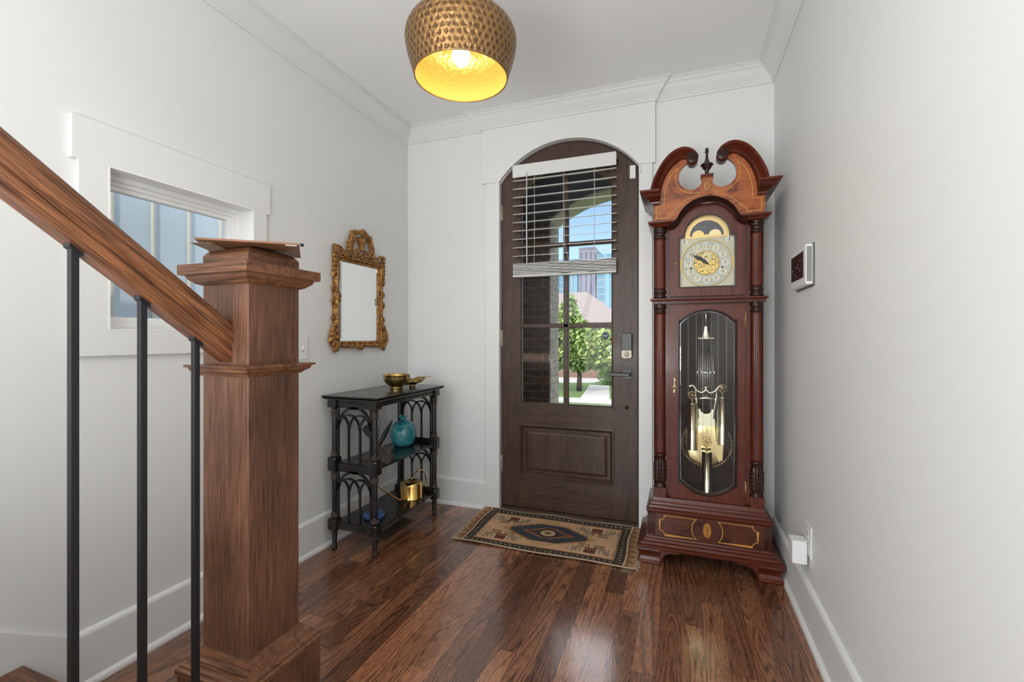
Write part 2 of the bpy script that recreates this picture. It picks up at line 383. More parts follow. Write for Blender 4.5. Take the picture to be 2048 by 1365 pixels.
# back wall with arched door hole
DX0, DX1, DZS, DR, DCX = -1.160, -.242, 2.238, .572, -.701
def door_outline(x0, x1, zs, apex, z0=0.0, n=28):
    c = (x0+x1)/2; hw = (x1-x0)/2; rise = apex-zs; R = (hw*hw+rise*rise)/(2*rise); zc = apex-R; a = math.degrees(math.asin(hw/R))
    return [(x0, z0), (x1, z0)]+arc(c, zc, R, 90-a, 90+a, n)
b = MB(); b.prism([(XL-.14, -.05), (DX0, -.05)]+door_outline(DX0, DX1, DZS, 2.468, -.05)[1:][::-1][:-1]+[(DX1, -.05), (XR+.14, -.05), (XR+.14, HC+.1), (XL-.14, HC+.1)], [], YB, YB+.16, XZ)
struct(b.build('wall_back', white), 'white end wall around the arched door')
b = MB().box(XR, XR+.14, YR, YB+.2, 0, HC+.1); struct(b.build('wall_right', white), 'long white wall on the right')
b = MB(); b.prism([(-3.6, 0), (XR+.14, 0), (XR+.14, HC+.1), (-3.6, HC+.1)], [[(-2.45, .25), (-.25, .25), (-.25, 2.62), (-2.45, 2.62)]], YR, YR+.12, XZ); struct(b.build('wall_rear', white))
b = MB().box(-3.64, XR+.14, YR, YB+.02, -.2, 0); struct(b.build('floor', M_floor), 'dark stained oak strip floor')
b = MB().box(-3.64, XR+.14, YR, YB+.16, HC, HC+.14); struct(b.build('ceiling', ceilm), 'white ceiling')
# crown
crown = [(0, ZC), (.008, ZC), (.012, ZC+.006), (.012, ZC+.012), (.018, ZC+.016), (.018, ZC+.021), (.030, ZC+.034), (.046, ZC+.052), (.060, ZC+.070), (.072, ZC+.079), (.072, ZC+.085), (.080, ZC+.088), (.080, ZC+.092), (.090, ZC+.094), (.090, HC+.002), (0, HC+.002)]
path = [(XL, -.9), (XL, YB), (-1.286, YB), (-1.286, YB-.026), (-.145, YB-.026), (-.145, YB), (XR, YB), (XR, YR)]
b = MB().mold(path, crown, XY, side=-1); struct(b.build('trim_1', trimw), 'white crown moulding')
# baseboard + shoe, split at door casing
bprof = [(0, 0), (.030, 0), (.030, .008), (.027, .016), (.020, .022), (.016, .024), (.016, .176), (.013, .184), (.008, .189), (0, .191)]
b = MB().mold([(XL, .9055), (XL, YB), (-1.263, YB)], bprof, XY, side=-1); struct(b.build('baseboard_left', trimw), 'white baseboard')
b = MB().mold([(-.165, YB), (XR, YB), (XR, YR)], bprof, XY, side=-1); struct(b.build('baseboard_right', trimw), 'white baseboard')
# skirt board of stairs on the left wall
b = MB().prism([(.905, 0), (.905, .191), (.80, .265), (-.7, 1.325), (-.7, .9), (.55, 0)], [], XL, XL+.016, YZ); struct(b.build('trim_2', trimw), 'white stair skirt board')
# door header board with plain ears and side casings
out = [(-1.286, 2.243), (DX0+.0, 2.243)]+[(x, z) for x, z in door_outline(DX0, DX1, DZS+.005, 2.468)[2:]][::-1]
b = MB().prism([(-1.286, 2.243)]+[(x, z) for x, z in door_outline(DX0, DX1, 2.243, 2.468)[2:]][::-1]+[(-.145, 2.243), (-.145, ZC+.01), (-1.286, ZC+.01)], [], YB-.026, YB, XZ)
struct(b.build('trim_3', trimw, bevel=.0015), 'white header board over the arched door')
b = MB().box(-1.263, DX0, YB-.020, YB, 0, 2.243).box(DX1, -.162, YB-.020, YB, 0, 2.243); struct(b.build('trim_4', trimw, bevel=.0015), 'white side casings of the door')
# jamb / door frame behind
o1 = door_outline(DX0-.03, DX1+.03, DZS, 2.50, .0); o2 = door_outline(DX0, DX1, DZS, 2.468, .0)
b = MB().prism(door_outline(DX0-.03, DX1+.03, DZS, 2.50, .03), [door_outline(DX0+.007, DX1-.007, DZS, 2.459, .032)], YB+.02, YB+.15, XZ)
struct(b.build('trim_5', doorw), 'dark door jamb')
b = MB(); b.prism([(YB-.004, 0), (YB+.17, 0), (YB+.17, .030), (YB+.03, .034), (YB+.005, .016)], [], DX0-.0, DX1+.0, YZ); struct(b.build('trim_6', doorw_x), 'stained door threshold')
# ------------------------------------------------------------------ front door
dr = thing('door_1', 'dark stained arched wooden front door with six glass panes', 'door', (DCX, 2.935, .034)); del dr['category']; dr['kind'] = 'structure'
DY0, DY1 = 2.912, 2.957
dx0, dx1 = DX0+.011, DX1-.009
gx0, gx1, gz0, gzs, gza = -1.022, -.402, .738, 2.150, 2.325
b = MB(); b.prism(door_outline(dx0, dx1, DZS-.002, 2.455, .040), [door_outline(gx0, gx1, gzs, gza, gz0), [(gx0, .258), (gx1, .258), (gx1, .597), (gx0, .597)]], DY0, DY1, XZ)
b.build('door_frame', doorw, dr, .002)
b = MB(); b.box(gx0+.001, gx1-.001, DY0-.0006, DY0, .602, gz0-.004).box(gx0+.001, gx1-.001, DY0-.0006, DY0, .041, .253)
b.build('rail_veneer', doorw_x, dr)
# sticking round the glass and recessed panel
st = [(0, DY0+.004), (.0, DY0+.012), (.010, DY0+.018), (.010, DY1-.006), (0, DY1-.006)]
b = MB().mold(door_outline(gx0, gx1, gzs, gza, gz0), [(-.001, DY0+.002), (.004, DY0+.004), (.010, DY0+.012), (.010, DY1-.01), (-.001, DY1-.01)], XZ, closed=True)
b.build('glass_bead', doorw, dr)
b = MB().box(gx0+.005, gx1-.005, DY0+.018, DY1-.008, .263, .592)
b.build('panel_ground', doorw, dr)
b = MB().mold([(gx0, .258), (gx1, .258), (gx1, .597), (gx0, .597)], [(-.008, DY0+.001), (-.008, DY0-.007), (.003, DY0-.008), (.008, DY0-.002), (.016, DY0+.010), (.020, DY0+.018), (-.004, DY0+.018)], XZ, closed=True)
b.build('panel_moulding', doorw_x, dr)
b = MB().mold([(-.985, .293), (-.439, .293), (-.439, .560), (-.985, .560)], [(.022, DY0+.006), (.012, DY0+.009), (0.0, DY0+.017), (.0, DY0+.02), (.022, DY0+.02)], XZ, closed=True).box(-.965, -.459, DY0+.006, DY0+.02, .313, .540)
b.build('raised_panel', doorw, dr)
b = MB(); cxm = -.706
b.prism([(cxm-.017, gz0), (cxm+.017, gz0), (cxm+.017, gza-.001), (cxm-.017, gza-.001)], [], DY0+.006, DY1-.008, XZ)
for z in (1.262, 1.795): b.box(gx0, gx1, DY0+.006, DY1-.008, z-.013, z+.015)
b.build('muntin', doorw, dr, .004, 2)
b = MB(); b.prism(door_outline(gx0+.002, gx1-.002, gzs, gza-.002, gz0+.002), [], DY0+.020, DY0+.026, XZ); b.build('glass_pane', glass, dr)
for z0, z1, lb in ((1.985, 2.088, 'top'), (1.125, 1.238, ''), (.269, .379, '')):
    b = MB().lathe([(.0055, z0), (.0065, z0+.002), (.0065, z1-.002), (.0055, z1)], (DX0+.004, DY0-.008, 0), 12).box(DX0-.002, DX0+.014, DY0-.004, DY0, z0, z1)
    b.build('hinge', nickel, dr)
# hardware
lk = MB().prism(arc(-.314, 1.115, .0305, 0, 0, 1)[:0]+[(-.345, 1.105), (-.284, 1.105), (-.284, 1.208)]+[(-.300, 1.212), (-.329, 1.212)]+[(-.345, 1.208)], [], DY0-.032, DY0, XZ).build('smart_lock', blackfront, dr, .004)
p = MB().prism([(-.346, 1.062)]+[(-.336, 1.057), (-.314, 1.0545), (-.292, 1.057)]+[(-.283, 1.062), (-.283, 1.106), (-.346, 1.106)], [], DY0-.034, DY0, XZ).build('lock_plate', nickel, lk, .003)
MB().lathe([(.016, DY0-.040), (.016, DY0-.034)], (-.3135, 0, 1.082), 24, 'y').box(-.3175, -.3095, DY0-.054, DY0-.036, 1.068, 1.096).build('thumb_turn', nickel, lk, .002)
lv = MB().box(-.345, -.285, DY0-.008, DY0, .922, .984).build('lever_rose', blackfront, dr, .002)
MB().lathe([(.011, DY0-.045), (.011, DY0-.006)], (-.303, 0, .955), 20, 'y').box(-.428, -.293, DY0-.058, DY0-.042, .945, .966).build('lever_handle', blackfront, lv, .003)
for x, z, r in ((-.317, .748, .011),): MB().lathe([(0, DY0-.010), (.006, DY0-.010), (.007, DY0-.006), (r, DY0-.004), (r, DY0)], (x, 0, z), 20, 'y').build('door_stop_knob', blackfront, dr)
for x, z in ((-1.033, .752), (-.391, .735)): MB().box(x-.004, x+.005, DY0-.012, DY0, z-.010, z+.010).build('blind_bracket', mat_glass('clear_plastic', (.9, .9, .9)), dr, .002)
# alarm sticker on glass
stk = MB().prism(arc(-.451, 1.196, .0225, 22.5, 337.5, 7), [], DY0+.018, DY0+.0195, XZ).build('sticker', plain('sticker_blue', (.018, .035, .085), .5), dr, label='dark blue octagonal alarm sticker')
text_obj('sticker_lettering', 'ADT', .017, plain('sticker_white', (.75, .78, .82), .5), stk, (-.451, DY0+.0175, 1.196), (PI/2, 0, 0))
# ------------------------------------------------------------------ door sensor
t = thing('door_sensor', 'small white contact sensor at the upper right corner of the front door', 'sensor', (-.276, DY0, 2.163))
MB().box(-.297, -.262, DY0-.022, DY0, 2.166, 2.247).build('sensor_body', plast, t, .003)
MB().box(-.238, -.228, YB-.034, YB-.020, 2.188, 2.232).build('sensor_magnet', plast, t, .002)
# ------------------------------------------------------------------ blind
t = thing('window_blind', 'white slatted blind hanging half lowered on the front door', 'blind', (-.714, 2.88, 2.33))
MB().prism([(2.852, 2.262), (2.850, 2.330), (2.858, 2.334), (2.905, 2.334), (2.905, 2.30), (2.862, 2.30), (2.862, 2.250), (2.856, 2.250)], [], -1.054, -.374, YZ).build('valance', plain('blind_valance', (.74, .73, .71), .45), t, .002, label='white valance')
hw_ = .340
for i in range(10):
    z = 2.236-.0560*i; b = MB()
    A = [(-1.054, z-.004*(0)), (-.374, z+.002)]
    th = .0025; dp = .024; tl = math.radians(11)
    for (x, zz) in [(0, 0)]:
        c = Vector((-.714, 2.882, z)); b.obox(c, (1, 0, .003), (0, math.cos(tl), math.sin(tl)), (0, -math.sin(tl), math.cos(tl)), hw_, dp, .0015)
    b.build('slat', slat_m, t)
b = MB()
for i in range(13):
    z = 1.600+.0062*i; n = 24
    vs = []
    for k in range(n+1):
        x = -1.052+.677*k/n; dz = .0022*math.sin(k*.9+i*2.1)*(1 if k > 8 else .3)+.0012*math.sin(k*.31+i)
        for (dy, dzz) in ((-.024, -.0016), (.024, -.0016), (.024, .0013), (-.024, .0013)): vs.append((x, 2.880+dy+.002*math.sin(i*3.7), z+dz+dzz))
    fs = [(k*4+j, k*4+(j+1) % 4, (k+1)*4+(j+1) % 4, (k+1)*4+j) for k in range(n) for j in range(4)]+[(0, 1, 2, 3), (n*4, n*4+1, n*4+2, n*4+3)]
    b.add(vs, fs)
b.box(-1.052, -.375, 2.856, 2.904, 1.588, 1.598); b.build('slat_stack', plain('stacked_slat', (.66, .655, .64), .5), t, label='gathered slats and bottom rail')
b = MB().tube([(-.953, 2.850, 2.262), (-.953, 2.848, 1.90), (-.951, 2.850, 1.62)], .0042, 8).tube([(-.953, 2.850, 2.275), (-.953, 2.850, 2.25)], .006, 8); b.build('tilt_wand', plain('clear_wand', (.62, .62, .62), .2), t)
for x in (-.905, -.918, -.705, -.722, -.508, -.520):
    MB().tube([(x, 2.858 if x in (-.905, -.705, -.508) else 2.904, 2.25), (x+.003, 2.858 if x in (-.905, -.705, -.508) else 2.904, 1.95), (x, 2.858 if x in (-.905, -.705, -.508) else 2.904, 1.66)], .0011, 6).build('ladder_cord', cord_m, t)
MB().tube(smooth_curve([(-.70, 2.848, 2.0), (-.695, 2.846, 1.80), (-.675, 2.846, 1.70), (-.662, 2.847, 1.66), (-.650, 2.85, 1.69)], 6), .0012, 6).build('lift_cord', cord_m, t)
# ------------------------------------------------------------------ left window
t = thing('window_1', 'small square window set in the left wall', 'window', (XL, 1.298, 1.5)); del t['category']; t['kind'] = 'structure'
b = MB().prism([(.922, 1.119), (1.659, 1.119), (1.659, 1.780), (1.678, 1.780), (1.678, 1.925), (.904, 1.925), (.904, 1.780), (.922, 1.780)], [[(wy0, wz0), (wy1, wz0), (wy1, wz1), (wy0, wz1)]], XL, XL+.018, YZ)
b.build('casing', trimw, t, .001)
b = MB()
def frame_ring(b, y0, y1, z0, z1, iy, x0, x1): b.prism([(y0, z0), (y1, z0), (y1, z1), (y0, z1)], [[(y0+iy, z0+iy), (y1-iy, z0+iy), (y1-iy, z1-iy), (y0+iy, z1-iy)]], x0, x1, YZ)
frame_ring(b, wy0-.003, wy1+.003, wz0-.003, wz1+.003, .005, XL-.139, XL+.019)
b.build('jamb_liner', vinyl, t)
b = MB(); frame_ring(b, wy0, wy1, wz0, wz1, .020, XL-.13, XL-.060); frame_ring(b, wy0+.012, wy1-.012, wz0+.012, wz1-.012, .022, XL-.125, XL-.075)
b.build('window_frame', vinyl, t, .002)
b = MB(); frame_ring(b, wy0+.028, wy1-.028, wz0+.028, wz1-.028, .022, XL-.122, XL-.088); b.build('sash', vinyl, t, .003)
MB().box(XL-.108, XL-.104, wy0+.045, wy1-.045, wz0+.045, wz1-.045).build('pane', glass, t)
# ------------------------------------------------------------------ stairs, newel, rail, balusters
st = thing('staircase', 'dark wooden stair treads with white risers at the lower left', 'staircase', (-1.45, .787, 0))
for i in range(4):
    zt = .184*(i+1); yn = .787-.26*i
    MB().box(XL+.018, -.99, yn-.285, yn, zt-.028, zt).build('tread', oak_y if i else oak_x, st, .006, 3)
    MB().box(XL+.018, -1.005, yn-.045, yn-.028, zt-.184, zt-.028).build('riser', trimw, st)
MB().box(-1.02, -1.005, -.25, .74, 0, .156).build('stringer', trimw, st)
nx, ny, hw = -1.0795, .9075, .0795
nw = thing('newel_post', 'thick square brown oak newel post in the left foreground', 'newel post', (nx, ny, 0))
MB().box(nx-hw, nx+hw, ny-hw, ny+hw, .32, 1.345).build('shaft', oak, nw, .002)
sq = lambda h: [(nx-h, ny-h), (nx+h, ny-h), (nx+h, ny+h), (nx-h, ny+h)]
MB().box(nx-hw-.040, nx+hw+.040, ny-hw-.040, ny+hw+.040, 0, .338).build('plinth', oak, nw, .003)
MB().mold(sq(hw), [(-.002, .330), (.043, .330), (.043, .340), (.036, .343), (.036, .350), (.026, .353), (.022, .366), (.012, .369), (.006, .384), (-.002, .386)], XY, closed=True, side=-1).build('base_moulding', oak_x, nw)
MB().mold(sq(hw), [(-.002, 1.083), (.004, 1.084), (.012, 1.092), (.020, 1.096), (.024, 1.105), (.030, 1.106), (.030, 1.112), (-.002, 1.114)], XY, closed=True, side=-1).build('band_moulding', oak_x, nw)
MB().mold(sq(hw), [(-.002, 1.315), (.003, 1.316), (.012, 1.320), (.018, 1.326), (.024, 1.330), (.028, 1.340), (-.002, 1.342)], XY, closed=True, side=-1).build('cap_moulding', oak_x, nw)
MB().box(nx-hw-.040, nx+hw+.040, ny-hw-.040, ny+hw+.040, 1.340, 1.366).build('cap_slab', oak_x, nw, .002)
MB().mold(sq(hw), [(-hw, 1.360), (0, 1.360), (0, 1.392), (-.006, 1.401), (-.015, 1.408), (-.03, 1.413), (-hw, 1.4145)], XY, closed=True, side=-1).build('cap_block', oak_x, nw)
# handrail in the YZ plane: local frame (u across X, v perpendicular up)
sl = math.atan(.755); ty, tz = -math.cos(sl), math.sin(sl)      # direction up the stair (-Y, +Z)
prof_r = [(-.021, 0), (.021, 0), (.021, .013), (.026, .018), (.026, .026), (.0225, .030), (.0225, .034), (.031, .040), (.0315, .060), (.029, .071), (.022, .079), (.010, .083), (-.010, .083), (-.022, .079), (-.029, .071), (-.0315, .060), (-.031, .040), (-.0225, .034), (-.0225, .030), (-.026, .026), (-.026, .018), (-.021, .013)]
b = MB(); vs = []; k = len(prof_r)
for Y in (.829, -.55):
    zb = 1.1195+.755*(.828-Y)
    for (u, v) in prof_r: vs.append((nx+u, Y, zb+v/math.cos(sl)))
b.add(vs, [(j, (j+1) % k, k+(j+1) % k, k+j) for j in range(k)]+[tuple(range(k)), tuple(range(k, 2*k))])
tag(b.build('handrail', oak_r, None, .0015, loc=(nx, .829, 1.12)), 'sloping moulded brown oak handrail running into the newel post', 'handrail')
for Y, zt, lb in ((.753, .184, 'square black metal baluster closest to the newel post'), (.639, .184, 'square black metal baluster in the middle of the three under the handrail'), (.521, .368, 'square black metal baluster farthest left and nearest the camera')):
    t = thing('baluster', lb, 'baluster', (nx, Y, zt), 'black balusters under the handrail')
    top = 1.1195+.755*(.828-Y)+.006
    MB().box(nx-.0066, nx+.0066, Y-.0066, Y+.0066, zt, top).build('bar', black, t, .0008)
    MB().prism([(Y-.011, top-.014+.755*.011), (Y+.011, top-.014-.755*.011), (Y+.011, top-.755*.011), (Y-.011, top+.755*.011)], [], nx-.010, nx+.010, YZ).build('top_shoe', black, t, .001)
# boards on newel
def plate(name, pts, z0, z1, mat, par=None):
    return MB().prism(pts, [], z0, z1, XY)
A, B = Vector((-1.088, .756)), Vector((-.907, .896)); dC = Vector((-.116, .119))
t = thing('wooden_board', 'thin flat brown board lying on top of the newel post', 'board', (-1.05, .9, 1.415))
plate('', [A, B, B+dC*1.25, A+dC*1.25], 1.4165, 1.4215, None).build('board_panel', boxm, t, .0008)
e = (B-A).normalized(); pc = A+e*.205
b = MB().obox((pc.x-.004, pc.y+.012, 1.4155), (e.x, e.y, 0), (-e.y, e.x, 0), (0, 0, 1), .013, .0065, .0015); b.build('hanging_bracket', plain('steel_bracket', (.5, .45, .38), .4, .8), t)
MB().obox((B.x+.003, B.y+.006, 1.417), (1, 0, 0), (0, 1, 0), (0, 0, 1), .003, .003, .0035).build('peg', black, t)
b = MB().prism([(-1.128, .772), (-1.09, .800), (-1.15, .93), (-1.21, .90)], [], 1.4148, 1.4162, XY)
tag(b.build('backing_sheet', boxl, None, loc=(-1.13, .85, 1.415)), 'pale thin sheet poking out left beneath the brown board', 'sheet')
# ------------------------------------------------------------------ pendant lamp
px_, py_ = -.705, 1.403
t = thing('pendant_lamp', 'hammered brass dome ceiling lamp with glowing bulb', 'lamp', (px_, py_, 2.07))
hm = NT('hammered_brass'); x, y, z = hm.xyz(hm.coord())
ang = hm.math('ARCTAN2', y, x)
uu = hm.math('MULTIPLY', ang, 50/(2*PI)); rowz = hm.math('MULTIPLY', z, 52); rid = hm.math('FLOOR', rowz)
uo = hm.math('ADD', uu, hm.math('MULTIPLY', hm.math('MODULO', rid, 2.0), .5))
jit = hm.noise(hm.vec(uo, rowz, 0.0), 1.3, 1)
fu = hm.math('SUBTRACT', hm.math('FRACT', hm.math('ADD', uo, jit)), .5); fz = hm.math('SUBTRACT', hm.math('FRACT', rowz), .5)
dd = hm.math('SQRT', hm.math('ADD', hm.math('POWER', fu, 2), hm.math('POWER', hm.math('MULTIPLY', fz, .9), 2)))
dot = hm.ramp(dd, [(.12, (0, 0, 0)), (.44, (1,)*3)])
cc = hm.mix(dot, (.13, .068, .034), (.31, .175, .070))
hm.set(Base_Color=cc, Metallic=.85, Roughness=.34); hm.bump(dot, .7, .004); hm = hm.m
gi = NT('gold_leaf_interior'); x, y, z = gi.xyz(gi.coord())
vv = gi.n('TexVoronoi', None, Vector=gi.vec(gi.math('MULTIPLY', gi.math('ARCTAN2', y, x), .18), z, 0.0), Scale=70).outputs[0]
gi.set(Base_Color=(.80, .47, .15), Metallic=.5, Roughness=.36); gi.bump(vv, .6, .004); gi = gi.m
shape = [(.1585, 2.070), (.168, 2.100), (.1785, 2.135), (.1860, 2.165), (.1890, 2.190), (.1865, 2.212), (.176, 2.234), (.157, 2.253), (.130, 2.268), (.098, 2.279), (.06, 2.285), (.03, 2.287)]
shape = smooth_curve([(a, c, 0) for a, c in shape], 3); shape = [(p[0], p[1]) for p in shape]
MB().lathe(shape, (px_, py_, 0), 96, caps=False).build('lamp_shade', hm, t)
MB().lathe([(max(.004, r-.0035), z-.0005 if i else z) for i, (r, z) in enumerate(shape)], (px_, py_, 0), 96, caps=False).build('shade_lining', gi, t, label='gold inner face')
MB().lathe([(.1550, 2.0705), (.1590, 2.0700), (.1592, 2.0725), (.1550, 2.0725), (.1550, 2.0705)], (px_, py_, 0), 96, caps=False).build('shade_rim', antique, t)
MB().lathe([(.03, 2.28), (.03, 2.305), (.008, 2.315), (.008, 2.68), (.06, 2.685), (.06, HC)], (px_, py_, 0), 32).build('stem', antique, t)
MB().lathe([(.020, 2.205), (.020, 2.282)], (px_, py_, 0), 24).build('socket', antique, t)
MB().lathe([(0, 2.113), (.012, 2.1145), (.022, 2.120), (.029, 2.130), (.0315, 2.143), (.030, 2.156), (.024, 2.172), (.016, 2.19), (.013, 2.212)], (px_, py_, 0), 32).build('bulb', emis('bulb_glow', (1, .84, .60), 9), t)
ld = bpy.data.lights.new('bulb_light', 'POINT'); lo = bpy.data.objects.new('bulb_light', ld); COL.objects.link(lo); lo.location = (px_, py_, 2.10); ld.energy = 3.0; ld.color = (1, .80, .52); ld.shadow_soft_size = .03
# ------------------------------------------------------------------ grandfather clock
CX, CYR = .125, 2.70
ck = thing('grandfather_clock', 'tall mahogany longcase clock with brass dial, pendulum and weights', 'clock', (CX, CYR, 0))
BK = 2.865
def K(u, v, wv): return (CX+u, wv, v)
def KXY(u, v, wv): return (CX+u, v, wv)
mir = lambda pts: [(-x, z) for x, z in pts]
# feet
def foot(sgn):
    b = MB(); prof = [(0, 0), (.004, 0), (.006, .010), (-.004, .020), (-.010, .034), (-.008, .048), (.0, .060), (.006, .072), (.004, .082), (-.05, .082), (-.05, 0)]
    x = .337
    # stepped outline: foot block then knee bracket
    b.mold([(sgn*.228, 2.487), (sgn*x, 2.487), (sgn*x, 2.62)], prof, KXY, side=-sgn)
    kn = [(.228, .0), (.228, .082), (.130, .082), (.130, .072), (.150, .066), (.172, .066), (.190, .062), (.205, .052), (.214, .040), (.219, .030)]
    b2 = [(sgn*u, v) for u, v in kn]; b.prism(b2, [], 2.487, 2.525, K)
    return b.build('foot', mahog_x, ck, .002)
foot(-1); foot(1)
for sg in (-1, 1): MB().box(CX+sg*.31-.025, CX+sg*.31+.025, 2.80, BK, 0, .078).build('rear_foot', mahog_d, ck)
loop = lambda x, y: [(-x, BK), (-x, y), (x, y), (x, BK)]
MB().mold(loop(.292, 2.53), [(-.01, .080), (.048, .080), (.050, .085), (.050, .094), (.044, .097), (.036, .100), (.030, .108), (.020, .114), (.016, .120), (.016, .125), (.010, .127), (.006, .134), (-.01, .136)], KXY, side=1 and -1).build('base_moulding', mahog_x, ck)
MB().box(CX-.292, CX+.292, 2.53, BK, .082, .265).build('plinth', mahog_x, ck, .001)
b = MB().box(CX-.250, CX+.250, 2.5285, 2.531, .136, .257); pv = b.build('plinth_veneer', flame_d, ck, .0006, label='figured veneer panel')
def line(b, pts, wd, y, closed=False, mp=K): return b.mold(pts, [(-wd/2, y), (wd/2, y), (wd/2, y+.0012), (-wd/2, y+.0012)], mp, closed=closed)
cs = .024
lp = lambda sg: [(sg*u, v) for u, v in ([(.052, .247), (.206, .247)]+arc(.230, .247, cs, 180, 270, 5)+[(.230, .223), (.230, .168)]+arc(.230, .145, cs, 90, 180, 5)+[(.206, .145), (.052, .145)]+arc(0, .196, .073, -44, 44, 8))]
b = MB(); line(b, lp(1), .0035, 2.5275, True); line(b, lp(-1), .0035, 2.5275, True); b.build('string_inlay', inlay, pv)
def medallion(cx, cz, rx, rz, y, par):
    MB().prism([(cx+(rx+.0025)*math.cos(a*PI/24), cz+(rz+.0025)*math.sin(a*PI/24)) for a in range(48)], [], y+.0002, y+.0012, K).build('medallion_edge', mahog_d, par)
    MB().prism([(cx+rx*(1-.05*(a % 4 == 0))*math.cos(a*PI/40), cz+rz*(1-.05*(a % 4 == 0))*math.sin(a*PI/40)) for a in range(80)], [], y-.0006, y+.001, K).build('medallion', inlay2, par)
    b = MB()
    for k in range(18):
        a = k*2*PI/18; b.obox(K(cx+rx*.6*math.cos(a), cz+rz*.6*math.sin(a), y-.0008), (rx*math.cos(a)/rx, 0, rz*math.sin(a)/rx), (0, 1, 0), (-math.sin(a), 0, math.cos(a)), rx*.33, .0004, .0005)
    b.prism([(cx+rx*.17*math.cos(a*PI/8), cz+rz*.17*math.sin(a*PI/8)) for a in range(16)], [], y-.0012, y, K); b.build('medallion_rays', mahog_d, par)
medallion(0, .197, .019, .0375, 2.5275, pv)
for sg in (-1, 1):
    b = MB()
    for k in range(5): b.lathe([(.0024, .140), (.0024, .255)], (CX+sg*(.258+.0075*k), 2.5305, 0), 8)
    b.build('fluting', mahog_d, ck)
MB().mold(loop(.262, 2.555), [(-.01, .258), (.030, .258), (.034, .262), (.036, .268), (.036, .277), (.029, .279), (.024, .283), (.022, .292), (.014, .300), (.012, .308), (.006, .314), (.003, .322), (.0, .332), (-.01, .334)], KXY, side=-1).build('upper_base_moulding', mahog_x, ck)
# case
FY = 2.583
MB().box(CX-.262, CX-.244, FY, BK, .33, 1.78).box(CX+.244, CX+.262, FY, BK, .33, 1.78).build('side_panel', mahog, ck)
MB().box(CX-.245, CX+.245, BK-.012, BK, .33, 1.78).box(CX-.245, CX+.245, FY+.02, BK-.012, .33, .345).box(CX-.245, CX+.245, FY+.02, BK-.012, 1.385, 1.397).build('back_panel', plain('matte_mahogany', (.040, .016, .011), .7, nscale=8, nstr=.02, var=.2, spec=.15), ck, label='dark inner back panel')
MB().prism([(-.262, .33), (.262, .33), (.262, 1.885), (-.262, 1.885)], [[(-.172, .340), (.172, .340), (.172, 1.352), (-.172, 1.352)], [(-.150, 1.41), (.150, 1.41), (.150, 1.715)]+arc(0, 1.715, .130, 0, 180, 20)+[(-.150, 1.715)]], FY, FY+.018, K).build('front_frame', mahog, ck)
# lower door
hole = [(-.139, .422), (-.126, .422)]+[(x, z) for x, z in arc(0, .366+.165, .165, 180+41.5, 360-41.5, 18)][0:]+[(.126, .422), (.139, .422), (.139, 1.274), (.126, 1.274)]+arc(0, 1.329-.171, .171, 42.5, 137.5, 18)+[(-.126, 1.274), (-.139, 1.274)]
ld_ = MB().prism([(-.178, .335), (.178, .335), (.178, 1.355), (-.178, 1.355)], [hole], 2.563, FY, K).build('waist_door', mahog, ck, .002)
MB().mold(hole, [(-.005, 2.5635), (-.004, 2.559), (.002, 2.558), (.006, 2.562), (.008, 2.570), (.008, 2.582), (-.005, 2.582)], K, closed=True).build('door_bead', mahog_d, ld_)
gp = MB().prism(hole, [], 2.572, 2.574, K).build('door_glass', glass_c, ld_)
MB().mold(hole, [(.0, 2.5715), (.014, 2.5705), (.0145, 2.572), (.0, 2.572)], K, closed=True).build('glass_bevel', mat_glass('bevel_glass', (.93, .95, .95), 1.3), ld_)
def hinge(z0, z1, par): MB().lathe([(.0036, z0), (.0036, z1)], (CX+.181, FY-.012, 0), 10).build('hinge', brass_s, par)
hinge(1.238, 1.328, ld_); hinge(.375, .455, ld_)
def escut(z, par):
    b = MB(); x = CX-.158
    for k in range(9):
        zz = z+.036-k*.009; r = .005+.003*math.sin(k*1.9); b.blob((x+.0022*math.sin(k*2.2), 2.5615, zz), r, (1, .35, 1), 8)
    b.tube([(x, 2.556, z+.004), (x-.009, 2.552, z-.006), (x, 2.551, z-.016), (x+.009, 2.552, z-.006), (x, 2.556, z+.004)], .0014, 6)
    b.build('escutcheon', brass, par)
escut(.93, ld_)
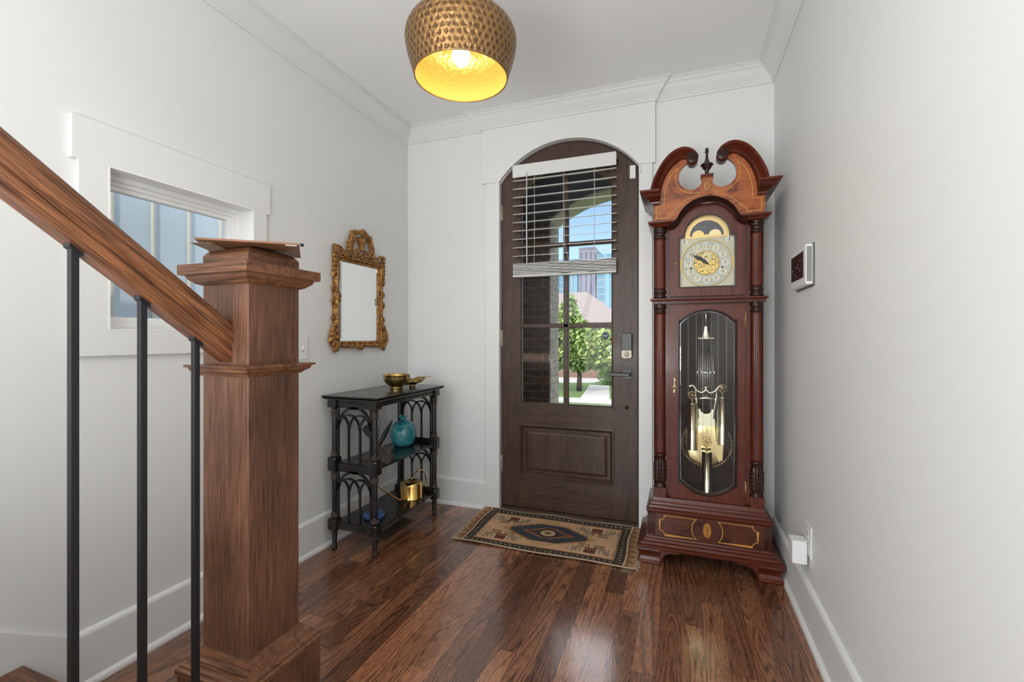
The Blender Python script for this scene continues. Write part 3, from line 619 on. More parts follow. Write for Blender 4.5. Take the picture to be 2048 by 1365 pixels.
# waist columns
def column(sg, prof, nm, mat=mahog, flute=20, fl=.09): return MB().lathe(prof, (CX+sg*.231, 2.578, 0), 80, flute=flute, fl=fl).build(nm, mat, ck)
for sg in (-1, 1):
    column(sg, [(.0285, .562), (.0285, .575, 1), (.0275, .80, 1), (.0270, 1.300, 1), (.0270, 1.315)], 'column')
    column(sg, [(.028, 1.312), (.031, 1.316), (.031, 1.322), (.026, 1.326), (.026, 1.334), (.031, 1.338), (.033, 1.345), (.031, 1.352), (.029, 1.358), (.031, 1.364)], 'capital', mahog_d)
    u = column(sg, [(.030, .383), (.031, .392), (.027, .397), (.024, .404), (.027, .412), (.032, .425, 1), (.033, .46, 1), (.032, .50, 1), (.028, .525, 1), (.024, .537), (.027, .545), (.031, .553), (.031, .560), (.028, .563)], 'carved_urn', mahog_d, 8, .16)
    b = MB()
    for k in range(8):
        a = -PI/2+(k-3.5)*.42
        for q in range(5): b.blob((CX+sg*.231+.031*math.cos(a), 2.578+.031*math.sin(a), .425+q*.020), .0036, (1, 1, 2.4), 6)
    b.build('leaf_carving', mahog_d, u)
    MB().box(CX+sg*.231-.032, CX+sg*.231+.032, 2.548, FY+.01, .332, .386).build('column_block', mahog, ck, .0015)
    column(sg, [(.030, 1.392), (.0325, 1.396), (.0325, 1.404), (.027, 1.409), (.026, 1.416), (.031, 1.421), (.033, 1.428), (.030, 1.435), (.027, 1.440), (.0285, 1.445)], 'column_base', mahog_d)
    column(sg, [(.0285, 1.443), (.0282, 1.452, 1), (.0265, 1.700, 1), (.0265, 1.712)], 'column')
    column(sg, [(.027, 1.710), (.031, 1.714), (.031, 1.720), (.026, 1.724), (.025, 1.736), (.029, 1.742), (.034, 1.750), (.034, 1.757), (.031, 1.761), (.034, 1.766), (.034, 1.772)], 'capital', mahog_d)
# mid moulding with dentils
mm = MB().mold(loop(.262, 2.556), [(-.01, 1.362), (.006, 1.362), (.008, 1.376), (.014, 1.378), (.018, 1.384), (.018, 1.390), (-.01, 1.3925)], KXY, side=-1).build('waist_moulding', mahog_x, ck)
b = MB(); n = 30
for k in range(n): x = -.258+.516*k/(n-1); b.box(CX+x-.0042, CX+x+.0042, 2.545, 2.553, 1.364, 1.374)
b.build('dentil', mahog_d, mm)['kind'] = 'stuff'
# hood door
outer = [(-.181, 1.400), (.181, 1.400), (.181, 1.750), (.168, 1.752), (.156, 1.758), (.148, 1.768)]+arc(0, 1.713, .1445, 22, 158, 24)[1:-1]+[(-.148, 1.768), (-.156, 1.758), (-.168, 1.752), (-.181, 1.750)]
ho = [(-.134, 1.446), (.134, 1.446), (.134, 1.711), (.111, 1.711)]+arc(0, 1.713, .110, 0, 180, 28)+[(-.111, 1.711), (-.134, 1.711)]
hd = MB().prism(outer, [ho], 2.556, FY, K).build('dial_door', mahog, ck, .002)
MB().mold(ho, [(-.004, 2.5565), (-.003, 2.5535), (.002, 2.554), (.004, 2.560), (.004, 2.575), (-.004, 2.575)], K, closed=True).build('dial_bead', mahog_d, hd)
MB().prism(ho, [], 2.566, 2.5675, K).build('dial_glass', glass_c, hd)
hinge(1.657, 1.742, hd); hinge(1.430, 1.500, hd); escut(1.585, hd)
# arch moulding of hood + frieze cornice
am_in = [(.184, 1.757), (.172, 1.759), (.160, 1.765)]+arc(0, 1.738, .145, 12, 168, 30)[1:-1]+[(-.160, 1.765), (-.172, 1.759), (-.184, 1.757)]
am_out = [(.184, 1.777), (.178, 1.779), (.168, 1.786)]+arc(0, 1.7495, .1535, 14, 166, 30)[1:-1]+[(-.168, 1.786), (-.178, 1.779), (-.184, 1.777)]
am_out = [(x, z+0.0) for x, z in am_out]
MB().strip(am_in, am_out, [(0, 2.560), (0, 2.536), (.25, 2.530), (.5, 2.524), (.6, 2.514), (.85, 2.508), (1, 2.510), (1, 2.56)], K).build('arch_moulding', mahog_d, ck)
fc = [(.0, 1.770), (.008, 1.770), (.012, 1.776), (.020, 1.782), (.026, 1.787), (.026, 1.796), (.0, 1.798)]
for sg in (-1, 1): MB().mold([(sg*.166, 2.532), (sg*.262, 2.532), (sg*.262, BK)], [(-.004, 1.766)]+fc[1:]+[(-.004, 1.798)], KXY, side=-sg).build('frieze_moulding', mahog_x, ck)
# fascia board (pediment)
half = [(.0265, 1.975)]+[(.030, 1.972), (.040, 1.960), (.052, 1.952), (.067, 1.948), (.082, 1.949), (.098, 1.955), (.113, 1.964), (.124, 1.976), (.132, 1.990), (.136, 2.006), (.1365, 2.024), (.133, 2.042), (.126, 2.058), (.116, 2.072), (.104, 2.083), (.094, 2.090), (.094, 2.112), (.120, 2.110), (.143, 2.100), (.168, 2.080), (.190, 2.050), (.206, 2.017), (.218, 1.983), (.225, 1.950), (.2285, 1.915), (.229, 1.893), (.262, 1.893), (.262, 1.785), (.170, 1.785)]
ar = arc(0, 1.7495, .150, 16, 90, 14)
poly = [(.0265, 2.003)]+half+ar[0:]+[]
poly = poly+[(-x, z) for x, z in poly[::-1] if abs(x) > 1e-6]
fb = MB().prism(poly, [], 2.534, 2.560, K).build('pediment_board', flame, ck, .001)
b = MB()
ins = [(.040, 1.930), (.066, 1.928), (.092, 1.934), (.116, 1.947), (.136, 1.966), (.149, 1.990), (.1535, 2.020), (.149, 2.046), (.139, 2.066), (.150, 2.062), (.172, 2.038), (.189, 2.004), (.201, 1.966), (.2075, 1.925), (.209, 1.876), (.247, 1.876), (.247, 1.813), (.188, 1.813), (.172, 1.833), (.150, 1.858), (.124, 1.882), (.096, 1.900), (.068, 1.912), (.040, 1.917)]
for sg in (-1, 1): line(b, [(sg*u, v) for u, v in ins], .0034, 2.5325, True)
b.build('string_inlay', inlay, fb)
MB().prism([(-.0245, 1.918), (.0245, 1.918), (.0245, 2.004), (-.0245, 2.004)], [], 2.5305, 2.545, K).build('pedestal_tablet', flame, fb, .0008)
medallion(0, 1.960, .0165, .0285, 2.5300, fb)
MB().box(CX-.027, CX+.027, 2.524, 2.580, 2.003, 2.010).box(CX-.030, CX+.030, 2.520, 2.584, 2.010, 2.019).build('pedestal_cap', mahog, ck, .001)
MB().lathe([(.026, 2.018), (.020, 2.023), (.012, 2.027), (.009, 2.031), (.010, 2.034), (.008, 2.038), (.012, 2.042), (.010, 2.046), (.018, 2.052), (.023, 2.061), (.026, 2.068), (.031, 2.071), (.031, 2.075), (.022, 2.081), (.013, 2.090), (.008, 2.103), (.006, 2.120), (.006, 2.135), (.0105, 2.138), (.0105, 2.142), (.006, 2.144), (.0085, 2.149), (.0085, 2.156), (.004, 2.161), (0, 2.162)], (CX, 2.552, 0), 32).build('finial', mahog_d, ck, label='turned dark finial')
# swan-neck scroll mouldings
inner = smooth_curve([(.229, 1.893, 0), (.2285, 1.915, 0), (.225, 1.950, 0), (.218, 1.983, 0), (.206, 2.017, 0), (.190, 2.050, 0), (.168, 2.080, 0), (.143, 2.100, 0), (.120, 2.108, 0), (.100, 2.106, 0), (.088, 2.100, 0)], 4)
outc = smooth_curve([(.276, 1.951, 0), (.273, 1.972, 0), (.262, 2.008, 0), (.244, 2.048, 0), (.216, 2.095, 0), (.182, 2.133, 0), (.142, 2.155, 0), (.104, 2.159, 0), (.070, 2.144, 0), (.050, 2.122, 0), (.043, 2.098, 0)], 4)
N_ = 44; inner = resample([(p[0], p[1]) for p in inner], N_); outc = resample([(p[0], p[1]) for p in outc], N_)
sp = [(0, 2.575), (0, 2.526), (.10, 2.520), (.16, 2.524), (.24, 2.527), (.45, 2.520), (.66, 2.505), (.74, 2.498), (.76, 2.492), (.88, 2.486), (1.0, 2.488), (1.0, 2.575)]
for sg in (-1, 1):
    a_ = [(sg*x, z) for x, z in inner]; o_ = [(sg*x, z) for x, z in outc]
    sc_ = MB().strip(a_, o_, sp, K).build('scroll_moulding', mahog, ck)
    MB().lathe([(.0275, 2.487), (.0275, 2.575)], (CX+sg*.070, 0, 2.101), 32, 'y').build('scroll_end', mahog, sc_)
    b = MB().lathe([(0, 2.478), (.006, 2.479), (.008, 2.484), (.022, 2.485), (.0285, 2.488)], (CX+sg*.070, 0, 2.101), 32, 'y', caps=False)
    for k in range(11):
        a = k*2*PI/11; b.tube([(CX+sg*.070+r*math.cos(a+r*20), 2.482+(0 if r < .02 else .003), 2.101+r*math.sin(a+r*20)) for r in (.006, .011, .016, .021, .025)], [.0015, .0026, .0032, .0032, .002], 6)
    b.build('rosette', mahog_d, sc_)
    # horizontal cornice return
    MB().mold([(sg*.229, 2.534), (sg*.262, 2.534), (sg*.262, BK)], [(-.004, 1.885), (.006, 1.887), (.010, 1.893), (.012, 1.900), (.026, 1.912), (.042, 1.920), (.050, 1.932), (.054, 1.938), (.062, 1.940), (.066, 1.946), (.066, 1.953), (-.004, 1.953)], KXY, side=-sg).build('cornice', mahog_x, ck)
MB().box(CX-.262, CX+.262, FY+.03, BK, 1.86, 1.890).box(CX-.262, CX-.244, FY, BK, 1.775, 1.87).box(CX+.244, CX+.262, FY, BK, 1.775, 1.87).build('hood_top', mahog_d, ck)
# dial
dl = MB().prism([(-.134, 1.443), (.134, 1.443), (.134, 1.713), (-.134, 1.713)], [], 2.585, 2.588, K).build('dial_plate', silverp, ck, label='engraved silver dial plate')
MB().prism(arc(0, 1.713, .1135, 0, 180, 30)+[], [], 2.5845, 2.588, K).build('moon_arch', brass_s, dl)
MB().prism(arc(0, 1.713, .083, 12, 168, 24)+[(-.081, 1.714), (.081, 1.714)], [], 2.5835, 2.586, K).build('moon_disc', navy, dl)
for x in (-.040, .040): MB().prism([(x+.030*math.cos(math.radians(a)), max(1.714, 1.716+.030*math.sin(math.radians(a)))) for a in range(0, 181, 10)], [], 2.5825, 2.585, K).build('moon_hump', brass_s if x < 0 else plain('dial_gold', (.70, .56, .32), .4, .7), dl)
b = MB()
for k in range(42):
    a = math.radians(random.uniform(20, 160)); r = random.uniform(.035, .079); b.prism([(r*math.cos(a)+.0009*math.cos(q*PI/3), 1.713+r*math.sin(a)+.0009*math.sin(q*PI/3)) for q in range(6)], [], 2.583, 2.5838, K)
b.build('star', brass_p, dl)['kind'] = 'stuff'
b = MB()
for k in range(30):
    a = math.radians(8+k*164/29); b.obox(K(.100*math.cos(a), 1.713+.100*math.sin(a), 2.5842), (math.cos(a), 0, math.sin(a)), (0, 1, 0), (-math.sin(a), 0, math.cos(a)), .009 if k % 2 else .004, .0004, .0008)
b.build('lunar_tick', antique, dl)['kind'] = 'stuff'
MB().prism([(-.125, 1.706), (.125, 1.706), (.125, 1.712), (.05, 1.716), (.012, 1.718), (0, 1.724), (-.012, 1.718), (-.05, 1.716), (-.125, 1.712)], [], 2.5815, 2.585, K).build('moon_bar', brass_s, dl)
dcz = 1.572
b = MB().lathe([(.1235, 2.585), (.1235, 2.580), (.119, 2.5795), (.1175, 2.583), (.1175, 2.586)], (CX, 0, dcz), 64, 'y', caps=False)
for sg in (-1, 1): b.box(CX+sg*.1275-.0065, CX+sg*.1275+.0065, 2.5825, 2.585, dcz-.030, dcz+.030)
b.build('bezel_ring', brass_s, dl)
MB().prism(arc(0, dcz, .118, 0, 354, 59), [], 2.5835, 2.5855, K).build('chapter_disc', dialcr, dl)
b = MB()
for k in range(60):
    a = math.radians(k*6); b.blob(K(.1115*math.cos(a), dcz+.1115*math.sin(a), 2.583), .0016 if k % 5 == 0 else .0009, (1, .4, 1), 6)
b.build('minute_dot', black, dl)['kind'] = 'stuff'
b = MB()
for k in range(12):
    a = math.radians(15+k*30)
    for q in range(9):
        aa = a+(q-4)*.03; r = .092+.012*math.sin(q*2.3+k); b.tube([K(r*math.cos(aa), dcz+r*math.sin(aa), 2.5828), K((r+.006)*math.cos(aa+.03), dcz+(r+.006)*math.sin(aa+.03), 2.5828), K((r+.009)*math.cos(aa-.02), dcz+(r+.009)*math.sin(aa-.02), 2.5828)], .00045, 4)
b.build('scroll_engraving', plain('engraving_blue', (.10, .12, .16), .5), dl)['kind'] = 'stuff'
M_num = plain('numeral_gold', (.34, .20, .06), .5, .2)
cart = plain('cartouche', (.62, .60, .50), .35, .1)
for k in range(1, 13):
    a = PI/2-k*PI/6; r = .0885
    cc_ = MB().prism([(r*math.cos(a)+.0185*math.cos(q*PI/12), dcz+r*math.sin(a)+.0185*math.sin(q*PI/12)) for q in range(24)], [], 2.5822, 2.584, K).build('numeral_cartouche', cart, dl)
    text_obj('numeral', str(k), .030, M_num, cc_, (CX+r*math.cos(a), 2.5812, dcz+r*math.sin(a)), (PI/2, 0, 0))
fil = NT('gilt_filigree'); fil.set(Base_Color=fil.ramp(fil.n('TexVoronoi', {'feature': 'DISTANCE_TO_EDGE'}, Vector=fil.coord(), Scale=120.0).outputs[0], [(.10, (.62, .43, .13)), (.22, (.05, .03, .012))]), Metallic=.7, Roughness=.35); fil = fil.m
MB().prism(arc(0, dcz, .061, 0, 350, 35), [], 2.5815, 2.584, K).build('centre_disc', fil, dl)
MB().lathe([(.064, 2.584), (.064, 2.5795), (.059, 2.5795), (.059, 2.584)], (CX, 0, dcz), 48, 'y', caps=False).build('centre_ring', brass_s, dl)
MB().prism(arc(0, dcz+.032, .022, 0, 345, 23), [arc(0, dcz+.032, .012, 0, 345, 23)], 2.5795, 2.583, K).build('seconds_ring', cart, dl)
for x, z in ((-.108, 1.690), (.108, 1.690)):
    sd = MB().prism(arc(x, z, .0185, 0, 345, 23), [], 2.582, 2.585, K).build('subdial', cart, dl)
    MB().tube([K(x, z+.016, 2.580), K(x+.001, z, 2.580), K(x-.003, z-.010, 2.580)], [.0006, .0022, .0012], 6).build('subdial_hand', black, sd)
for x in (-.075, .075): MB().lathe([(.005, 2.579), (.005, 2.584)], (CX+x, 0, dcz-.025), 16, 'y').build('winding_hole', black, dl)
MB().box(CX-.030, CX+.030, 2.579, 2.582, dcz-.032, dcz-.026).build('name_bar', brass_s, dl)
def hand(ang, ln, wv_, nm):
    a = math.radians(ang); d = Vector((math.cos(a), 0, math.sin(a))); c = Vector(K(0, dcz+.0, 2.5765)); b = MB()
    pr = Vector((-d.z, 0, d.x))
    b.tube([c-d*.012, c, c+d*ln*.25, c+d*ln*.4, c+d*ln*.5, c+d*ln*.7, c+d*ln], [.002, .006, wv_, wv_*.5, wv_, .002, .0006], 6)
    for q in (.3, .45, .58):
        for sgn in (-1, 1): b.tube([c+d*ln*q, c+d*ln*(q+.05)+pr*sgn*.008, c+d*ln*(q+.12)+pr*sgn*.003], .0013, 5)
    b.build(nm, black, dl)
hand(146, .100, .006, 'minute_hand'); hand(137, .066, .008, 'hour_hand')
# movement parts behind lower door
WY = 2.665
def weight(x, z0, z1, pz, cz):
    wb = MB().lathe([(0, z0), (.024, z0), (.0275, z0+.001), (.0275, z0+.004), (.0265, z0+.005), (.0265, z1-.005), (.0275, z1-.004), (.0275, z1-.001), (.026, z1), (0, z1)], (CX+x, WY, 0), 48).build('weight', brass_w, ck, label='polished brass cylinder weight')
    b = MB().tube([K(x, z1, WY), K(x, pz-.018, WY)], .0028, 8).lathe([(.019, WY-.004), (.0215, WY-.004), (.0215, WY+.004), (.019, WY+.004), (.019, WY-.004)], (CX+x, 0, pz), 32, 'y', caps=False)
    for k in range(5): a = 2*PI*k/5+.3; b.tube([K(x, pz, WY), K(x+.019*math.cos(a), pz+.019*math.sin(a), WY)], .0022, 6)
    b.lathe([(.005, WY-.005), (.005, WY+.005)], (CX+x, 0, pz), 12, 'y'); b.build('pulley', brass_s, wb)
    MB().tube([K(x-.0205, pz, WY), K(x-.0205, cz, WY)], .0008, 5).tube([K(x+.0205, pz, WY), K(x+.0205, cz, WY)], .0008, 5).build('cable', cord_m, wb)
weight(-.0675, .574, .828, .870, 1.37); weight(.0815, .614, .868, .913, 1.37); weight(.006, .346, .572, .618, 1.37)
PY = 2.71
pen = MB().tube([K(.003, 1.37, PY), K(.003, 1.245, PY)], .007, 8).lathe([(.006, 1.26), (.009, 1.245), (.011, 1.225), (.017, 1.205), (.028, 1.19), (.038, 1.182), (.038, 1.176), (0, 1.174)], (CX+.003, PY, 0), 24, squash=(1, .35))
for k in range(9): pen.blob(K(-.033+.009*k, 1.180, PY-.010), .0065, (1, .6, 1.1), 8)
pen = pen.build('pendulum_crown', brass_p, ck, label='pale cast ornament at the head of the pendulum')
b = MB().tube([K(-.04, .992, PY), K(.046, .992, PY)], .004, 8)
for x in (-.040, -.02, .003, .026, .046): b.blob(K(x, .992, PY), .008, (1, .6, 1), 8)
b.build('rod_bar', brass_p, pen)
ly = smooth_curve([(-.078, .915, PY), (-.062, .918, PY), (-.045, .895, PY), (-.020, .882, PY), (.0, .895, PY), (.0, .905, PY)], 6)
b = MB().tube([K(x, z, yy) for x, z, yy in ly], .0055, 8).tube([K(.006-x, z, yy) for x, z, yy in ly], .0055, 8).blob(K(-.078, .915, PY), .009, (1, .5, 1), 10).blob(K(.084, .915, PY), .009, (1, .5, 1), 10).tube([K(-.012, .905, PY), K(.004, .913, PY), K(.018, .905, PY)], .006, 8)
b.tube([K(-.045, .845, PY), K(-.02, .850, PY), K(.003, .854, PY), K(.028, .850, PY), K(.052, .845, PY)], [.004, .006, .009, .006, .004], 8)
for sg in (-1, 1): b.tube([K(.003+sg*.055, .90, PY), K(.003+sg*.052, .86, PY), K(.003+sg*.043, .80, PY), K(.003+sg*.040, .74, PY)], .0045, 8).blob(K(.003+sg*.05, .845, PY), .010, (1, .5, 1.2), 8)
b.build('lyre', brass_p, pen)
MB().prism([(-.042, .70), (.048, .70), (.048, .795), (.038, .79)]+arc(.003, .795, .030, 0, -180, 10)+[(-.032, .79), (-.042, .795)], [], PY, PY+.003, K).build('lyre_plate', plain('cream_brass', (.85, .82, .62), .35, .6), pen)
for k in range(9): MB().tube([K(-.033+.009*k, 1.175, PY+.006), K(-.033+.009*k, .76+.01*abs(k-4), PY+.006)], .0018, 6).build('rod', plain('steel_rod', (.75, .75, .75), .25, .9), pen)
pb = MB().lathe([(0, PY+.002), (.060, PY+.001), (.128, PY+.006), (.132, PY+.008), (.128, PY+.014), (0, PY+.016)], (CX+.006, 0, .600), 64, 'y').build('pendulum_bob', brass, ck, label='round brass pendulum disc')
b = MB()
for k in range(56): a = k*2*PI/56; b.blob(K(.006+.127*math.cos(a), .600+.127*math.sin(a), PY+.004), .0065, (1, .5, 1), 6)
b.build('bob_beading', antique, pb)['kind'] = 'stuff'
b = MB().prism([(.03, .60), (.070, .505), (.078, .520), (.085, .512), (.088, .60)], [], PY-.002, PY, K).prism([(-.010, .60), (.022, .60), (.014, .68), (.008, .705), (.002, .68)], [], PY-.006, PY-.001, K); b.build('bob_reflection_overlay', brass, pb)  # brass fan on the disc imitates the rods' reflection
# ------------------------------------------------------------------ rug
RX0, RX1, RY0, RY1 = -1.263, -.217, 2.382, 2.885
def rug_col(u, v):
    W, H = 1.046, .503
    tan = (.64, .39, .225); dark = (.060, .052, .044); cream = (.62, .48, .32); rust = (.19, .085, .050); red = (.18, .055, .042); brown = (.14, .066, .034); goldc = (.42, .23, .07)
    n = mnoise.noise(Vector((u*9, v*9, 0)))*.5; wob = .004*mnoise.noise(Vector((u*30, v*30, 3)))
    ed = min(v, H-v); ex = min(u, W-u)
    if min(ed, ex) < .006 or ex < .009: return (.50, .38, .27)
    if ex < .060+wob:
        k = (v/.062) % 1; tri = abs(k-.5)*2; e = (ex-.006)/.054
        if tri < 1-e*1.0 and tri > .12: return (.56, .38, .22) if random.random() > .3 else (.30, .16, .08)
        return (.25, .125, .060)
    if ex < .066: return cream
    bw = .050
    if ed < bw or ex < .066+bw:
        if ed < .009: return (.17, .12, .08)
        k = (u*34 if ed < bw and ex > .10 else v*34) % 1; m = (ed/bw if ed < bw else (ex-.066)/bw)
        if abs(m-.55) < .16 and k < .32: return random.choice([cream, (.22, .10, .05), (.25, .2, .15), goldc])
        return tuple(c*(1+.4*n) for c in dark)
    if ed < bw+.005 or ex < .066+bw+.005: return (.42, .27, .13)
    if ed < bw+.009 or ex < .066+bw+.009: return rust
    du, dv = abs(u-.520), abs(v-.250); du_s = math.floor(du/.011)*.011; dv_s = math.floor(dv/.010)*.010
    q = du_s/.270+dv_s/.165
    if q < 1.0 and dv < .118 and du < .235:
        if q > .93: return goldc if (int(du/.0055)+int(dv/.005)) % 2 else dark
        if du < .11 and dv < .075 and du_s/.13+dv_s/.085 < 1.0:
            qq = du_s/.13+dv_s/.085
            if qq > .88: return (.33, .2, .11)
            if qq > .70: return rust
            r = math.hypot(du, dv*1.15)
            if r < .018: return brown
            if r < .036: return goldc if int(math.atan2(dv, du)*8) % 2 else cream
            if r < .044: return cream
            return dark
        if math.hypot(du-.135, dv) < .020: return (.24, .12, .06)
        if abs(du-.115) < .012 and dv < .03: return red
        return tuple(c*(1+.5*n) for c in (.062, .068, .074))
    if q < 1.07 and (int(du/.006)+int(dv/.006)) % 3 == 0: return goldc
    if dv < .022 and .238 < du < .275 and (int(du/.007)) % 2 == 0: return goldc
    # corner motifs
    cu, cv = (u-.262 if u < .52 else u-.792), v-.250
    top = cv > 0; a = abs(cu); s_ = abs(cv)
    if a < .125 and .055 < s_ < .165:
        yv = s_-.055   # 0 near centre .. .11 near border
        if yv > .062 and a < .032: return tuple(c*(1+.3*n) for c in red)
        if abs(a-.036) < .005 and yv > .055: return cream
        if a < .012 and yv < .045 and yv > .012: return tan
        if a < .040 and yv < .058 and (yv > .040 or a > .016 and yv > .012 or yv > .012 and a > .014): return brown if ((int(a/.007)) % 2 == 0 or yv > .044) else cream
        if .036 < a < .075 and yv < .02: return brown if int((a+yv)/.006) % 2 == 0 else tan
        if abs((a-.040)-(yv-.015)*.75) < .016 and a < .105: return brown if int((a-yv*.75)/.0065) % 2 == 0 else cream
        if yv > .035 and a > .04:
            if int(a/.008) % 3 == 0 and int(yv/.011) % 2 == 0: return (.10, .075, .055)
            return (.58, .42, .26)
    f = 1+.30*n
    return (tan[0]*f, tan[1]*f, tan[2]*f)
b = MB(); nu, nv = 262, 126; vs = []
for j in range(nv+1):
    for i in range(nu+1):
        u = i/nu*1.046; v = j/nv*.503
        z = .007+.0014*math.sin(u*11+v*5)+.0010*mnoise.noise(Vector((u*7, v*7, 1)))
        lift = max(0, (v-.44)/.063); z += .010*lift*lift*(1+.5*math.sin(u*16))
        dxw = .006*math.sin(v*14)*(1 if u < .1 or u > .95 else .3)
        vs.append((RX0+u*(1-.0)+dxw-.013*(v/.503)*(1-u/1.046)+(.002)*(v/.5), RY0+v+.004*math.sin(u*9)*(v < .05), z))
fs = []; cols = []
for j in range(nv):
    for i in range(nu):
        a = j*(nu+1)+i; fs.append((a, a+1, a+nu+2, a+nu+1)); cols.append(rug_col((i+.5)/nu*1.046, (j+.5)/nv*.503))
b.v = [tuple(v) for v in vs]; b.f = [list(f) for f in fs]; b.sm = [True]*len(fs); b.c = cols
t = thing('rug', 'small faded tan oriental rug with dark medallion before the door', 'rug', (-.74, 2.63, 0))
ro = b.build('rug_pile', mat_vcol('rug_wool'), t); md = ro.modifiers.new('solid', 'SOLIDIFY'); md.thickness = .005; md.offset = -1
b = MB()
for k in range(60):
    y = RY0+.003+.495*k/59; x = RX1+.002-.004*math.sin(k)
    ln = .010+.006*random.random() if k < 20 else .004
    b.tube([(x-.002, y, .008), (x+ln*.5, y+random.uniform(-.003, .003), .006), (x+ln, y+random.uniform(-.005, .003), .002)], .0011, 4)
fr_ = b.build('fringe', rope, t); fr_['kind'] = 'stuff'
b = MB()
for k in range(30):
    y = RY0+.49*k/29; xx = RX0-.013*(k/29); b.tube([(xx+.004, y, .008), (xx-.004-.003*random.random(), y+.002, .004)], .0012, 4)
fr_ = b.build('fringe', rope, t); fr_['kind'] = 'stuff'
for (x, y, lb) in ((-1.245, 2.372, 'grey rug gripper tab under the left front corner of the rug'), (-.262, 2.374, 'grey rug gripper tab under the right front corner of the rug')):
    tag(MB().box(x-.024, x+.024, y-.022, y+.022, .0003, .0018).build('rug_gripper', tape, loc=(x, y, 0)), lb, 'rug gripper', 'rug gripper tabs')
# ------------------------------------------------------------------ black console table
TX0, TX1, TY0, TY1 = -1.815, -1.545, 2.045, 2.675
tb = thing('console_table', 'black three-tier gothic arch console table against the left wall', 'table', ((TX0+TX1)/2, (TY0+TY1)/2, 0))
tp = [(TX0-.050, TY0-.045), (TX1+.050, TY0-.045), (TX1+.050, TY1+.042), (TX0-.050, TY1+.042)]
MB().prism(tp, [], .849, .863, XY).mold(tp, [(-.03, .842), (-.010, .842), (-.006, .849), (0, .850), (0, .856), (-.008, .8635), (-.03, .8635)], XY, closed=True, side=-1).build('table_top', blackw, tb)
ap = .806
for (x0, x1, y0, y1) in ((TX0, TX1, TY0-.012, TY0+.006), (TX0, TX1, TY1-.006, TY1+.012), (TX1-.006, TX1+.012, TY0, TY1), (TX0-.012, TX0+.006, TY0, TY1)):
    fr = MB().box(x0, x1, y0, y1, ap, .846).build('apron', blackw, tb, .001)
    b = MB()
    if x1-x0 > .1:
        for k in range(8): x = x0+.045+(x1-x0-.09)*k/7; yy = y0 if y0 < 2.3 else y1; b.box(x-.006, x+.006, yy-.0015, yy+.0015, ap+.010, ap+.026)
    else:
        for k in range(20): y = y0+.040+(y1-y0-.08)*k/19; xx = x1 if x1 > -1.6 else x0; b.box(xx-.0015, xx+.0015, y-.007, y+.007, ap+.010, ap+.026)
    b.build('dentil', plain('dentil_black', (.002, .002, .002), .6), fr)['kind'] = 'stuff'
for zt, zb in ((.480, .452), (.152, .120)):
    MB().box(TX0-.010, TX1+.014, TY0+.004, TY1-.004, zt-.012, zt).build('shelf', blackw, tb, .002)
    MB().box(TX0, TX1, TY0-.010, TY0+.008, zb, zt+.008).build('shelf_rail', blackw, tb, .001); MB().box(TX0, TX1, TY1-.008, TY1+.010, zb, zt+.030).build('shelf_rail', blackw, tb, .001)
def ring_(r, z, h=.008): return [(r*.82, z-h*.5), (r, z-h*.25), (r, z+h*.25), (r*.82, z+h*.5)]
def post(x, y):
    lg = MB().box(x-.027, x+.027, y-.027, y+.027, ap-.010, .843).build('post_head', blackw, tb, .003)
    p = [(.009, 0), (.014, .004), (.016, .010), (.013, .016)]+ring_(.015, .022)+[(.012, .030), (.0155, .095)]+ring_(.019, .106)+[(.016, .112), (.016, .150)]
    shp = [(.016, .18)]+ring_(.020, .186)+ring_(.020, .196)+ring_(.0185, .206)+[(.0155, .212), (.0155, .396)]+ring_(.0185, .402)+ring_(.0195, .412)+ring_(.020, .422)+ring_(.0185, .432)+[(.016, .440)]
    up = [(.016, .52)]+ring_(.020, .526)+ring_(.0195, .536)+ring_(.0185, .546)+[(.0150, .552), (.0150, .742)]+ring_(.018, .748)+ring_(.0205, .758)+ring_(.0205, .768)+ring_(.0185, .778)+ring_(.019, .788)+[(.017, .797)]
    MB().lathe(p, (x, y, 0), 28).build('foot', blackw, tb)
    MB().lathe(shp, (x, y, 0), 28).build('turned_post', blackw, tb); MB().lathe(up, (x, y, 0), 28).build('turned_post', blackw, tb)
    for z in (.106, .186, .196, .402, .412, .422, .526, .536, .748, .758, .768, .778): MB().lathe(ring_(.0208, z, .0075), (x, y, 0), 28).build('post_ring', blackr, tb)
    for z0, z1 in ((.112, .180), (.440, .522)): MB().box(x-.029, x+.029, y-.029, y+.029, z0, z1).build('post_block', blackw, tb, .011, 2)
for x in (TX0, TX1):
    for y in (TY0, TY1): post(x, y)
def ribbon(b, pts, wd, w0, w1, mp): b.mold(pts, [(-wd/2, w0), (wd/2, w0), (wd/2, w1), (-wd/2, w1)], mp)
